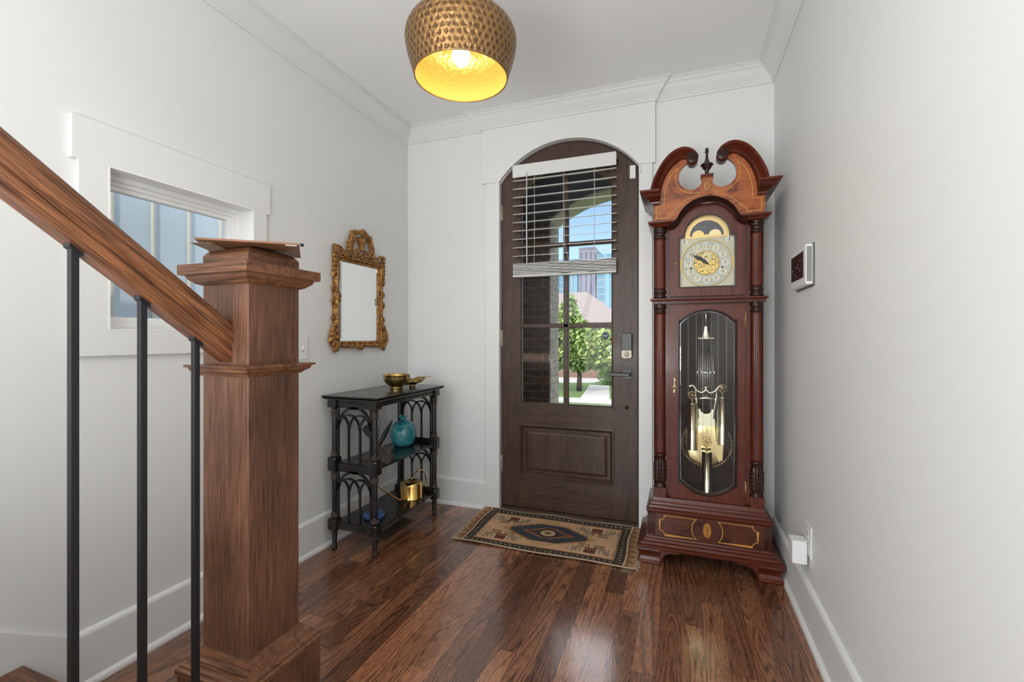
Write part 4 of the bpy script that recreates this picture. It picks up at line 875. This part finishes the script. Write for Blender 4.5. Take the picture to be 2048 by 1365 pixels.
def gothic(y, z0, z1):
    b = MB(); u0, u1 = TX0+.022, TX1-.022; W = u1-u0; H = z1-z0; zs = z0+H*.60; a = W/3; w0, w1 = y-.006, y+.006
    for u, wd in ((u0+.004, .011), (u1-.004, .011)): b.box(u-wd/2, u+wd/2, w0, w1, z0, z1)
    for u in (u0+a, u0+2*a): b.box(u-.005, u+.005, w0, w1, z0, zs+.004)
    b.box(u0, u1, w0, w1, z1-.012, z1); b.box(u0, u1, w0, w1, z0-.002, z0+.008)
    kr = (z1-.030-zs)*.80/a
    ribbon(b, arc(u0+a, zs, a-.004, 0, 180, 20, a*kr), .0095, w0, w1, XZ); ribbon(b, arc(u0+2*a, zs, a-.004, 0, 180, 20, a*kr), .0095, w0, w1, XZ)
    ribbon(b, arc(u0+0*a, zs, a, 0, 58, 10, a*kr), .009, w0, w1, XZ); ribbon(b, arc(u1, zs, a, 180, 122, 10, a*kr), .009, w0, w1, XZ)
    ribbon(b, arc(u0+W/2, zs+.012, W/2-.006, 8, 172, 24, z1-zs-.022), .013, w0, w1, XZ)
    b.prism([(u0+W/2-.03, z1-.004), (u0+W/2+.03, z1-.004), (u0+W/2+.018, z1-.018), (u0+W/2-.018, z1-.018)], [], w0, w1, XZ)
    return b.build('gothic_panel', blackw, tb)
for y in (TY0, TY1):
    gothic(y, .485, .806); gothic(y, .157, .452)
# ------------------------------------------------------------------ objects on the table
TZ = .8635
bw = MB().lathe([(.0, TZ), (.040, TZ), (.042, TZ+.004), (.038, TZ+.014), (.041, TZ+.018), (.060, TZ+.030), (.076, TZ+.048), (.083, TZ+.068), (.083, TZ+.086), (.085, TZ+.088), (.083, TZ+.090), (.079, TZ+.086), (.078, TZ+.066), (.070, TZ+.048), (.05, TZ+.032), (0, TZ+.024)], (-1.672, 2.43, 0), 48, flute=48, fl=.0)
tag(bw.build('bowl', plain('brass_bowl', (.62, .44, .17), .2, 1, nscale=40, nstr=.05, var=.15), loc=(-1.672, 2.43, TZ)), 'round footed brass bowl on top of the black console table', 'bowl')
# leaf dish
t = thing('leaf_dish', 'curled dark gold leaf-shaped dish behind the bowl on the console table', 'dish', (-1.66, 2.60, TZ))
b = MB(); n = 30; m_ = 10; vs = []
for i in range(n+1):
    s_ = i/n; yy = 2.50+.20*s_; wd = .055*math.sin(PI*min(1, s_*1.05+.04))**.7*(1+.16*math.sin(s_*26)); zc_ = TZ+.012+.030*s_**2.2+.004*math.sin(s_*12)
    for j in range(m_+1):
        q = (j/m_-.5)*2; vs.append((-1.655+q*wd+.02*s_, yy, zc_+.022*q*q+.004*math.sin(q*9+s_*20)*abs(q)))
b.add(vs, [(i*(m_+1)+j, i*(m_+1)+j+1, (i+1)*(m_+1)+j+1, (i+1)*(m_+1)+j) for i in range(n) for j in range(m_)], True)
lo_ = b.build('leaf', plain('aged_gold', (.36, .23, .085), .32, 1, nscale=50, nstr=.3, var=.35), t); md = lo_.modifiers.new('s', 'SOLIDIFY'); md.thickness = .0025
MB().tube(smooth_curve([(-1.64, 2.665, TZ+.030), (-1.63, 2.70, TZ+.050), (-1.622, 2.725, TZ+.056), (-1.62, 2.748, TZ+.050)], 6), [.003]*7+[.0025]*6+[.004]*6, 8).build('stem', gold, t)
MB().lathe([(.02, TZ), (.02, TZ+.012)], (-1.655, 2.58, 0), 20).build('foot', brass_s, t)
# jar
jx, jy, jz = -1.700, 2.545, .480
t = thing('ginger_jar', 'round turquoise ceramic jar with a bird on its lid', 'jar', (jx, jy, jz))
MB().lathe([(0, jz), (.046, jz), (.060, jz+.008), (.076, jz+.030), (.086, jz+.060), (.087, jz+.085), (.082, jz+.108), (.072, jz+.128), (.066, jz+.135), (.064, jz+.135)], (jx, jy, 0), 48).build('jar_body', teal, t)
jl = MB().lathe([(.071, jz+.131), (.069, jz+.138), (.056, jz+.153), (.042, jz+.161), (.036, jz+.163), (.030, jz+.161), (.018, jz+.164), (0, jz+.165)], (jx, jy, 0), 40).build('jar_lid', teal, t)
b = MB().blob((jx-.002, jy, jz+.176), .016, (1.3, .9, .85), 14).blob((jx-.016, jy-.006, jz+.192), .0115, (1, 1, 1), 12).tube([(jx+.006, jy, jz+.178), (jx+.022, jy, jz+.190), (jx+.034, jy, jz+.198)], [.009, .006, .003], 8).tube([(jx-.026, jy-.010, jz+.192), (jx-.034, jy-.014, jz+.190)], [.003, .001], 6)
b.build('lid_bird', teal, jl)
# watering can
wx, wy, wz = -1.630, 2.535, .152
t = thing('watering_can', 'small polished gold watering can with ring handle and long spout', 'watering can', (wx, wy, wz))
MB().lathe([(0, wz), (.070, wz), (.072, wz+.003), (.070, wz+.006), (.070, wz+.088), (.066, wz+.100), (.055, wz+.107), (.030, wz+.110), (.028, wz+.106), (.0, wz+.104)], (wx, wy, 0), 48).build('can_body', gold, t)
MB().tube(smooth_curve([(wx, wy-.066, wz+.030), (wx, wy-.11, wz+.024), (wx+.002, wy-.150, wz+.034), (wx+.006, wy-.22, wz+.080), (wx+.010, wy-.31, wz+.145), (wx+.012, wy-.37, wz+.185)], 6), [.0065]*6+[.0055]*12+[.0045]*13, 10).build('spout', gold, t)
hc = (wy+.078, wz+.055)
MB().tube([(wx, hc[0]+.098*math.cos(math.radians(a)), hc[1]+.098*math.sin(math.radians(a))) for a in range(-72, 152, 7)], .0045, 10).build('handle', gold, t)
# blue coaster
bz = .152; t_ = MB().lathe([(0, bz), (.054, bz), (.059, bz+.004), (.060, bz+.016), (.057, bz+.022), (.051, bz+.020), (.048, bz+.024), (.043, bz+.026), (.039, bz+.021), (.034, bz+.026), (.029, bz+.021), (.024, bz+.026), (.019, bz+.021), (.014, bz+.025), (.006, bz+.021), (0, bz+.023)], (-1.655, 2.185, 0), 48)
tag(t_.build('trivet', blueg, loc=(-1.655, 2.185, bz)), 'round blue ribbed ceramic dish on the bottom shelf of the console', 'dish')
# butterfly ornament
fx, fy, fz = -1.640, 2.195, .480
t = thing('butterfly_ornament', 'dark metal winged ornament on copper wire legs on the middle shelf', 'ornament', (fx, fy, fz))
def wing(pts, thick_dir, nm='wing'):
    b = MB(); P = [Vector(p) for p in smooth_curve(pts, 4, True)]; d = Vector(thick_dir)*.0015; c = sum(P, Vector())/len(P); c = c+Vector(thick_dir)*.004
    n = len(P); vs = [p+d for p in P]+[p-d for p in P]+[c+d, c-d]
    fs = [(i, (i+1) % n, 2*n) for i in range(n)]+[(n+(i+1) % n, n+i, 2*n+1) for i in range(n)]+[(i, n+i, n+(i+1) % n, (i+1) % n) for i in range(n)]
    b.add(vs, fs); b.build(nm, wingm, t)
wing([(fx, fy-.005, .560), (fx-.045, fy-.030, .615), (fx-.070, fy-.045, .655), (fx-.062, fy-.02, .680), (fx-.040, fy, .668), (fx-.015, fy+.008, .610)], (.5, .5, .2))
wing([(fx-.01, fy, .550), (fx-.02, fy+.035, .60), (fx-.015, fy+.040, .67), (fx-.01, fy+.035, .712), (fx-.006, fy+.02, .66), (fx-.004, fy+.004, .60)], (.9, -.2, 0))
wing([(fx+.01, fy, .545), (fx+.02, fy+.028, .58), (fx+.040, fy+.066, .65), (fx+.045, fy+.082, .700), (fx+.03, fy+.062, .672), (fx+.01, fy+.026, .62), (fx+.006, fy, .575)], (.7, -.6, .2))
b = MB().tube(smooth_curve([(fx, fy, .575), (fx+.005, fy-.006, .545), (fx+.002, fy, .52), (fx+.005, fy+.004, .50)], 5), .006, 8).blob((fx+.004, fy-.004, .583), .010, (1, 1, 1), 10); b.build('body', bronze, t)
for dx, dy in ((-.055, -.03), (.075, -.045), (.065, .045), (-.04, .06)):
    b = MB().tube(smooth_curve([(fx, fy, .545), (fx+dx*.3, fy+dy*.3, .552), (fx+dx*.75, fy+dy*.75, .515), (fx+dx, fy+dy, .486), (fx+dx*1.2, fy+dy*1.2, .492), (fx+dx*1.12, fy+dy*1.12, .504), (fx+dx*1.0, fy+dy*1.0, .498)], 5), .0027, 7).blob((fx+dx, fy+dy, .486), .007, (1, 1, .8), 8)
    b.build('leg', bronze, t)
# floor vent under the table
t = thing('floor_vent', 'brown slatted floor register under the console table', 'vent', (-1.665, 2.40, 0))
MB().prism([(-1.715, 2.22), (-1.605, 2.22), (-1.605, 2.56), (-1.715, 2.56)], [[(-1.700, 2.235), (-1.620, 2.235), (-1.620, 2.545), (-1.700, 2.545)]], 0, .004, XY).build('frame', plain('vent_wood', (.14, .085, .055), .35), t, .001)
b = MB()
for k in range(22): y = 2.242+.296*k/21; b.box(-1.700, -1.620, y-.003, y+.003, .0005, .003)
b.build('louvre', plain('vent_louvre', (.075, .045, .03), .35), t)['kind'] = 'stuff'
# ------------------------------------------------------------------ gilt mirror on the left wall
MX = XL+.012
t = thing('wall_mirror', 'ornate carved gold frame mirror on the left wall', 'mirror', (XL, 2.34, 1.4))
GY0, GY1, GZ0, GZ1 = 2.152, 2.531, 1.158, 1.643
def MP(u, v, wv): return (XL+wv, u, v)
MB().box(XL+.004, XL+.012, GY0-.01, GY1+.01, GZ0-.01, GZ1+.01).build('mirror_glass', mirror, t)
bev = MB().mold([(GY0, GZ0), (GY1, GZ0), (GY1, GZ1), (GY0, GZ1)], [(0, .0125), (.016, .0150), (.017, .0122), (0, .0118)], MP, closed=True); bev.build('glass_bevel', plain('bevel_mirror', (.93, .95, .95), .03, 1), t)
rect = [(GY0, GZ0), (GY1, GZ0), (GY1, GZ1), (GY0, GZ1)]
b = MB().mold(rect, [(.004, .006), (.004, .020), (-.006, .026), (-.010, .022), (-.014, .030), (-.022, .034), (-.029, .026), (-.034, .018), (-.035, .001), (.004, .001)], MP, closed=True)
rng = random.Random(3)
def leafrun(b, p0, p1, n, r, amp):
    for i in range(n):
        s_ = i/(n-1); y = p0[0]+(p1[0]-p0[0])*s_; z = p0[1]+(p1[1]-p0[1])*s_
        b.blob(MP(y+amp*math.sin(i*2.3), z+amp*.6*math.cos(i*1.7), .024+.006*math.sin(i*1.3)), r*(1+.35*math.sin(i*2.9)), (.7, rng.uniform(.7, 1.3), rng.uniform(.8, 1.5)), 8)
b.build('frame_moulding', gilt, t)
b = MB()
leafrun(b, (GY0-.024, GZ0-.005), (GY0-.024, GZ1+.03), 13, .0115, .005); leafrun(b, (GY1+.024, GZ0), (GY1+.024, GZ1+.03), 13, .0115, .006)
leafrun(b, (GY0, GZ0-.022), (GY1, GZ0-.022), 18, .012, .005)
def cscroll(b, cy, cz, r0, a0, turns, sgn=1, rr=.010, w_=.028, grow=2.4):
    pts = []; rs = []; n = int(18*turns)
    for i in range(n+1):
        s_ = i/n; a = math.radians(a0)+sgn*s_*turns*2*PI; r = r0*(1-s_)**.8+.006
        pts.append(MP(cy+r*math.cos(a), cz+r*math.sin(a), w_+.006*s_)); rs.append(rr*(1-.6*s_))
    b.tube(pts, rs, 8); b.blob(MP(cy, cz, w_+.010), .009, (.8, 1, 1), 8)
for yy, sg in ((GY0-.034, 1), (GY1+.034, -1)):
    # lower corner: swelling acanthus with lobes
    for k, (dy, dz, r) in enumerate(((-.010, .10, .017), (-.018, .075, .020), (-.026, .05, .022), (-.030, .022, .024), (-.016, -.002, .025), (.004, -.018, .024), (.018, .0, .020), (.008, .03, .020), (-.038, .060, .012), (-.044, .012, .013), (-.006, -.036, .018), (.014, -.034, .015), (.030, -.018, .014))):
        b.blob(MP(yy+sg*dy, GZ0+dz-.005, .026), r, (.75, 1, 1.15), 9)
    cscroll(b, yy+sg*.0, GZ0+.025, .030, 90 if sg > 0 else 90, 1.3, sg, .008)
    # upper corner block with scroll
    for k in range(7): b.blob(MP(yy-sg*.004, GZ1+.070-k*.026, .026), .020-.0006*k, (.7, .95, .85), 9)
    cscroll(b, yy+sg*.026, GZ1+.048, .026, 180 if sg > 0 else 0, 1.4, -sg, .009)
    for k, z in enumerate((1.55, 1.47, 1.40, 1.30)): b.blob(MP(yy-sg*.012, z, .020), .014, (.7, 1, 1.6), 8)
    b.blob(MP(yy+sg*.040, 1.43, .022), .012, (.7, 1, 1.2), 8); b.blob(MP(yy+sg*.040, 1.405, .022), .010, (.7, 1, 1.2), 8)
b.build('carved_foliage', gilt, t)
# crest
cy_ = (GY0+GY1)/2; zc0 = GZ1+.030
b = MB()
L_ = smooth_curve([(cy_-.175, zc0+.035, .024), (cy_-.145, zc0+.010, .026), (cy_-.124, zc0+.010, .026), (cy_-.108, zc0+.050, .028), (cy_-.100, zc0+.095, .028), (cy_-.078, zc0+.138, .030), (cy_-.035, zc0+.160, .032), (cy_, zc0+.168, .034)], 5)
for sg in (-1, 1):
    pts = [MP(cy_+sg*(p[0]-cy_), p[1], p[2]) for p in L_]
    b.tube(pts, [.010+.006*math.sin(PI*i/len(pts)) for i in range(len(pts))], 10)
    inn = smooth_curve([(.055, .015, .030), (.068, .045, .030), (.064, .085, .031), (.045, .118, .032), (.018, .130, .033)], 5)
    b.tube([MP(cy_+sg*(p[0]+.010), zc0+p[1], p[2]) for p in inn], .0060, 8)
    cscroll(b, cy_+sg*.030, zc0+.022, .026, 90, 1.4, -sg, .009)
    cscroll(b, cy_+sg*.088, zc0+.028, .022, 200 if sg > 0 else -20, 1.2, sg, .008)
    for k in range(9):
        p = L_[4+k*3]; o = .014 if k % 2 else .010
        d = Vector((sg*(p[0]-cy_), p[1]-(zc0+.06))).normalized(); b.blob(MP(cy_+sg*(p[0]-cy_)+d.x*o*(1 if sg < 0 else 1.0), p[1]+d.y*o, .028), .013+.003*math.sin(k*2), (.8, 1, 1), 8)
    b.blob(MP(cy_+sg*.118, zc0+.085, .026), .012, (.8, 1.3, .9), 8)
    for k in range(5): b.blob(MP(cy_+sg*(.03+.030*k), zc0-.008+.004*math.sin(k*2), .030), .011, (.7, 1.3, .9), 8)
b.blob(MP(cy_, zc0+.010, .034), .013, (.8, 1, 1.2), 8)
b.build('crest_scrollwork', gilt, t)
b = MB()
for k in range(7):
    a = math.radians(30+k*20); b.tube([MP(cy_+.004, zc0+.135, .034), MP(cy_+.004+.028*math.cos(a), zc0+.135+.034*math.sin(a), .046), MP(cy_+.004+.042*math.cos(a), zc0+.135+.050*math.sin(a), .040)], [.004, .009, .006], 8)
b.build('shell', gilt, t)
b = MB().lathe([(.006, zc0+.045), (.009, zc0+.050), (.018, zc0+.078), (.021, zc0+.084), (.016, zc0+.088), (.022, zc0+.095), (.028, zc0+.112), (.02, zc0+.125), (.01, zc0+.135)], MP(cy_, 0, .030)[:2]+(0,), 16); b.build('hanging_urn', gilt, t)
b = MB()
for k in range(7):
    a = math.radians(200+k*23.3); b.tube([MP(cy_-.012, GZ0-.026, .030), MP(cy_-.012+.026*math.cos(a), GZ0-.026+.028*math.sin(a), .034)], [.003, .007], 6)
b.build('bottom_shell', gilt, t)
# ------------------------------------------------------------------ wall devices
t = thing('light_switch', 'white switch plate on the left wall beside the newel post', 'switch', (XL, 1.875, 1.13))
MB().box(XL, XL+.006, 1.815, 1.932, 1.066, 1.190).build('plate', plast, t, .003)
for y in (1.850, 1.897): MB().box(XL+.006, XL+.013, y-.005, y+.005, 1.117, 1.140).box(XL+.006, XL+.0068, y-.0025, y+.0025, 1.165, 1.169).box(XL+.006, XL+.0068, y-.0025, y+.0025, 1.088, 1.092).build('toggle', plast, t, .001)
for y in (1.897,): MB().box(XL+.0065, XL+.0074, y-.004, y+.004, 1.110, 1.117).build('toggle_slot', greypl, t)
t = thing('alarm_panel', 'white touchscreen alarm panel on the right wall', 'panel', (XR, 2.22, 1.47))
x1 = XR-.004
MB().box(XR-.030, XR, 2.080, 2.350, 1.392, 1.552).build('panel_body', plast, t, .008, 3)
MB().box(XR-.006, XR, 2.073, 2.357, 1.386, 1.556).build('back_plate', plain('dark_back', (.12, .12, .12), .5), t, .003)
MB().box(XR-.0262, XR-.009, 2.0785, 2.0835, 1.404, 1.542).build('speaker_strip', greypl, t, .001)
MB().box(XR-.0312, XR-.0295, 2.115, 2.325, 1.424, 1.530).build('screen', screen, t)
b = MB()
for k in range(12): b.box(XR-.0318, XR-.0308, 2.135+.17*rng.random(), 2.135+.17*rng.random()*0+2.14*0+.0, 1.45, 1.451) if False else None
for k in range(14):
    y = 2.13+.17*rng.random(); z = 1.435+.07*rng.random(); b.box(XR-.0317, XR-.0310, y, y+.005, z, z+.003)
b.build('screen_icons', plain('icon_grey', (.35, .33, .33), .4), t)
b = MB().box(XR-.0306, XR-.0295, 2.214, 2.220, 1.405, 1.411).box(XR-.0306, XR-.0295, 2.218, 2.221, 1.540, 1.543); b.build('home_button', greypl, t)
t = thing('wall_outlet', 'white wall outlet plate low on the right wall', 'outlet', (XR, 2.156, .36))
MB().box(XR-.006, XR, 2.110, 2.202, .298, .425).build('plate', plast, t, .003)
MB().box(XR-.0075, XR-.005, 2.138, 2.174, .367, .408).build('socket', plast, t, .002)
b = MB().box(XR-.0079, XR-.0073, 2.147, 2.149, .383, .396).box(XR-.0079, XR-.0073, 2.163, 2.165, .383, .396); b.build('slot', black, t)
t = thing('power_adapter', 'white plug-in power adapter in the right wall outlet', 'adapter', (XR-.04, 2.18, .30))
MB().box(XR-.062, XR-.0075, 2.150, 2.215, .258, .352).build('adapter_body', plast, t, .004)
MB().tube([(XR-.015, 2.148, .352), (XR-.012, 2.146, .360)], .004, 8).build('plug_tab', plast, t)
# ------------------------------------------------------------------ outside: porch
bkA = mat_brick('porch_brick', (.19, .105, .075), (.10, .068, .055), (.20, .17, .14), .20, .075)
brick_lit = mat_brick('lit_brick_edge', (.42, .37, .32), (.32, .28, .24), (.25, .22, .19), .10, .075)  # paler brick colour carries the light on the pier's return face
conc = plain('concrete', (.30, .29, .27), .9, nscale=30, nstr=.2, var=.08)
soff = plain('porch_trim', (.50, .43, .38), .7)
MB_ = MB().box(-1.45, 1.2, YB+.16, 4.8, -.25, -.03); tag(MB_.build('porch_floor', conc), 'concrete porch slab outside the front door', 'porch floor')
pr_ = thing('brick_porch_wall', 'dark brick porch wall with arched opening outside the door', 'wall', (-.5, 4.4, -.03))
AX0, AX1 = -1.236, .236
op = [(AX0, -.03), (AX1, -.03)]+[(x, z) for x, z in door_outline(AX0, AX1, 2.372, 2.625)[2:]]
MB().prism([(-1.66, -.03), (AX0, -.03)]+[(AX0, 2.372), (-1.66, 2.372)], [], 4.40, 4.74, XZ).build('brick_pier', bkA, pr_)
MB().prism([(AX1, -.03), (.7, -.03), (.7, 2.372), (AX1, 2.372)], [], 4.40, 4.74, XZ).build('brick_pier', bkA, pr_)
MB().box(AX0, AX0+.012, 4.402, 4.738, -.03, 2.40).build('lit_return', brick_lit, pr_)
MB().prism([(-1.66, 2.372)]+[(x, z) for x, z in door_outline(AX0, AX1, 2.372, 2.625)[2:]][::-1]+[(.7, 2.372), (.7, 3.5), (-1.66, 3.5)], [], 4.42, 4.74, XZ).build('upper_wall', plain('porch_dark_siding', (.11, .115, .11), .8), pr_)
ap_ = [(x, z) for x, z in door_outline(AX0, AX1, 2.372, 2.625)[2:]]
MB().mold(ap_, [(0, 4.41), (.018, 4.41), (.018, 4.75), (0, 4.75)], XZ, side=1).build('arch_soffit', soff, pr_)
MB().box(-1.66, -1.50, YB+.16, 4.42, -.03, 3.5).build('side_wall', bkA, pr_)
MB().box(.55, .7, YB+.16, 4.42, -.03, 3.5).build('side_wall', bkA, pr_)
MB().box(-1.8, .85, YB+.1, 4.9, 3.0, 3.1).build('porch_ceiling', plain('porch_ceiling_dark', (.12, .125, .12), .8), pr_)
# side neighbour wall with battens, seen through the left window
nb = thing('neighbour_siding', 'board and batten wall with blue shade tint outside the left window', 'wall', (-4.0, 2.3, -1.0))
sid = plain('shade_blue_siding', (.55, .65, .73), .7)  # white siding coloured blue to carry its shade
MB().box(-4.2, -4.0, -3.0, 6.0, -1.0, 3.4).build('siding', sid, nb)
for k in range(-3, 12): MB().box(-4.0, -3.982, 2.157+.2865*k-.009, 2.157+.2865*k+.009, -1.0, 3.4).build('batten', plain('skylit_batten', (.62, .60, .53), .7) if k == -3 else bpy.data.materials['skylit_batten'], nb)  # cream colour carries the skylight on the battens
# grounds
tag(MB().box(-4.0, -2.04, -3, 6, -1.5, -.35).build('bounce_ground', plain('bounce_gravel', (.55, .54, .51), .95, nscale=40, nstr=.5, var=.1)), 'unseen pale ground strip added to bounce light to the window', 'ground', kind='structure')  # reflector ground added below view to brighten the window jambs
grass = plain('lawn_grass', (.060, .105, .024), .95, nscale=9, nstr=.8, ndist=.05, var=.45)
tag(MB().box(-60, 60, 5.2, 300, -1.7, -1.52).build('ground', plain('far_ground', (.25, .22, .16), .95, nscale=1, nstr=0, var=.1)), 'pale ground across the street', 'ground', kind='structure')
tag(MB().box(-60, 60, -8, 5.2, -1.7, -1.52).build('yard', grass), 'yard ground around the house', 'ground', kind='structure')
tag(MB().box(-40, 20, 20.0, 29.0, -1.52, -1.50).build('lawn', grass), 'green lawn across the street', 'lawn', kind='structure')
tag(MB().box(-40, 20, 5.2, 18.6, -1.52, -1.50).build('near_lawn', grass), 'strip of near lawn', 'lawn', kind='structure')
tag(MB().box(-40, 20, 18.6, 20.0, -1.51, -1.47).build('sidewalk', plain('pale_concrete', (.27, .26, .245), .9, var=.05, nscale=3)), 'pale sidewalk strip', 'sidewalk', kind='structure')
tag(MB().prism([(-4.2, 20.0), (-2.9, 20.0), (-3.8, 26.0), (-4.9, 26.0)], [], -1.50, -1.485, XY).build('driveway', bpy.data.materials['pale_concrete']), 'pale driveway across the lawn', 'driveway', kind='structure')
tag(MB().prism([(-9.5, 26.2), (-5.0, 27.2), (-4.2, 31.0), (-9.5, 31.0)], [], -1.50, -1.48, XY).build('front_walk', bpy.data.materials['pale_concrete']), 'sunlit paved walk before the house', 'path', kind='structure')
# house opposite
hs = thing('house', 'single storey house with broad pinkish grey roof across the street', 'house', (-9, 34, -1.5))
MB().box(-24, -4.3, 32.0, 40, -1.5, 2.3).build('wall', plain('house_wall', (.25, .19, .15), .9, var=.1, nscale=5), hs)
rfm = plain('shingle_roof', (.165, .135, .125), .95, nscale=6, nstr=.3, ndist=.03, var=.18)
MB().add([(-25, 31.2, 2.25), (-3.6, 31.2, 2.25), (-3.6, 41, 2.25), (-25, 41, 2.25), (-20, 36, 4.85), (-7.0, 36, 4.85)], [(0, 1, 5, 4), (1, 2, 5), (2, 3, 4, 5), (3, 0, 4), (3, 2, 1, 0)]).build('roof', rfm, hs)
MB().box(-25, -3.6, 31.15, 31.25, 2.12, 2.28).build('eave', plain('eave_dark', (.10, .08, .07), .8), hs)
for x in (-9.5, -7.6): MB().box(x, x+.9, 31.95, 32.02, -.6, 1.2).build('window', plain('dark_window', (.06, .07, .09), .2) if x < -9 else bpy.data.materials['dark_window'], hs)
MB().box(-9.6, -4.6, 30.4, 31.0, -1.5, -.55).build('brick_planter', plain('pink_brick', (.22, .14, .11), .9, var=.2, nscale=8), hs)
# towers
def tower(x0, x1, y, z1, base, grid, lb, cols):
    t = thing('apartment_tower', lb, 'tower', ((x0+x1)/2, y, -1.5))
    m = NT('facade_'+str(cols)); xx, yy, zz = m.xyz(m.coord())
    br = m.n('TexBrick', {'offset': 0.0}, Vector=m.vec(xx, zz, 0.0), Color1=(*base, 1), Color2=(*[c*.86 for c in base], 1), Mortar=(*grid, 1), Scale=1.0, Mortar_Size=.22, Brick_Width=3.2, Row_Height=3.1)
    m.set(Base_Color=br.outputs[0], Roughness=.4)
    MB().box(x0, x1, y, y+20, -1.5, z1).build('facade', m.m, t)
    b = MB()
    for k in range(3): b.box(x0+(x1-x0)*(.2+.3*k), x0+(x1-x0)*(.2+.3*k)+1.6, y-.5, y, 0, z1-1.5)
    b.build('balcony_stack', plain('pale_facade_'+str(cols), tuple(min(1, c*1.25) for c in base), .5), t)
tower(-56, -41.8, 200, 36.5, (.14, .27, .36), (.33, .37, .40), 'pale blue glass tower left of the grey tower', 1)
tower(-41.6, -34.6, 196, 40.5, (.16, .16, .20), (.18, .18, .215), 'tall grey tower between two glass towers', 2)
tower(-34.4, -14, 198, 37.5, (.14, .28, .37), (.32, .37, .40), 'light blue glass tower right of the grey tower', 3)
# trees
leafm = NT('leaf_green'); leafm.set(Base_Color=leafm.ramp(leafm.noise(leafm.coord(), 3.5, 3), [(.33, (.10, .18, .05)), (.5, (.21, .31, .085)), (.66, (.40, .43, .13))]), Roughness=.6); leafm = leafm.m
hedgem = plain('hedge_green', (.07, .17, .025), .8, nscale=6, nstr=.2, var=.4)
bark = plain('bark', (.075, .055, .045), .9, nscale=20, nstr=.6, var=.2)
def tree(loc, clusters, tr_h, tr_r, lb, n=2600, ls=.16, seed=1, mat=leafm, cat='tree', nm='tree'):
    r = random.Random(seed); t = thing(nm, lb, cat, loc); b = MB(); X, Y, Z = loc
    tot = sum(c[3]**2 for c in clusters)
    for (cx, cy, cz, cr, sq_) in clusters:
        for _ in range(int(n*cr*cr/tot)):
            d = Vector((r.gauss(0, 1), r.gauss(0, 1), r.gauss(0, 1))).normalized()*cr*(r.random()**.35)*(1+.25*mnoise.noise(Vector((cx+r.random(), cy, cz))*3))
            p = Vector((X+cx+d.x, Y+cy+d.y, Z+cz+d.z*sq_)); a = Vector((r.gauss(0, 1), r.gauss(0, 1), r.gauss(0, 1))).normalized(); c = a.orthogonal().normalized(); e = a.cross(c); s_ = ls*r.uniform(.6, 1.2)
            b.add([p+c*s_, p+e*s_*.6, p-c*s_, p-e*s_*.6], [(0, 1, 2, 3)])
    b.build('foliage', mat, t)
    if tr_h:
        b = MB().tube([(X, Y, Z), (X+.02, Y, Z+tr_h*.5), (X, Y, Z+tr_h)], [tr_r*1.3, tr_r, tr_r*.7], 10)
        for k in range(6):
            a = k*1.1; b.tube([(X, Y, Z+tr_h*.7), (X+.5*math.cos(a), Y+.5*math.sin(a), Z+tr_h*1.15), (X+1.0*math.cos(a), Y+1.0*math.sin(a), Z+tr_h*1.6)], [tr_r*.5, tr_r*.35, .02], 6)
        b.build('trunk', bark, t)
tree((-4.85, 22.9, -1.5), [(0, 0, 1.65, .70, 1), (-1.0, 0, 1.85, .75, 1), (1.0, .1, 1.85, .80, 1), (0, 0, 2.4, 1.0, 1), (-1.1, 0, 2.6, .8, 1), (1.1, 0, 2.5, .75, 1), (-.4, 0, 3.3, .75, 1), (-.55, 0, 4.0, .55, 1.2), (-.5, 0, 4.5, .35, 1.2)], 1.6, .11, 'leafy green street tree with straight trunk on the lawn', 9000, .13, 2)
tree((-1.9, 25.0, -1.5), [(0, 0, 2.5, 1.0, 1), (-.8, 0, 2.6, .8, 1), (.6, 0, 3.0, .8, 1), (-.1, 0, 1.7, .8, 1)], 1.6, .10, 'leafy green tree right of the straight trunked tree', 5000, .13, 3)
tree((-8.3, 25.5, -1.5), [(0, 0, 2.3, 1.0, 1), (.7, 0, 2.9, .9, 1), (-.8, 0, 3.1, .9, 1), (.2, 0, 1.6, .8, 1)], 1.6, .09, 'leafy green tree at the left edge of the opening', 5000, .13, 4)
tree((-3.95, 26.6, -1.5), [(0, 0, .55, .62, 1.05), (0, 0, .95, .5, 1.0)], 0, 0, 'round clipped green bush beyond the lawn', 2400, .06, 5, hedgem, 'bush', 'bush')
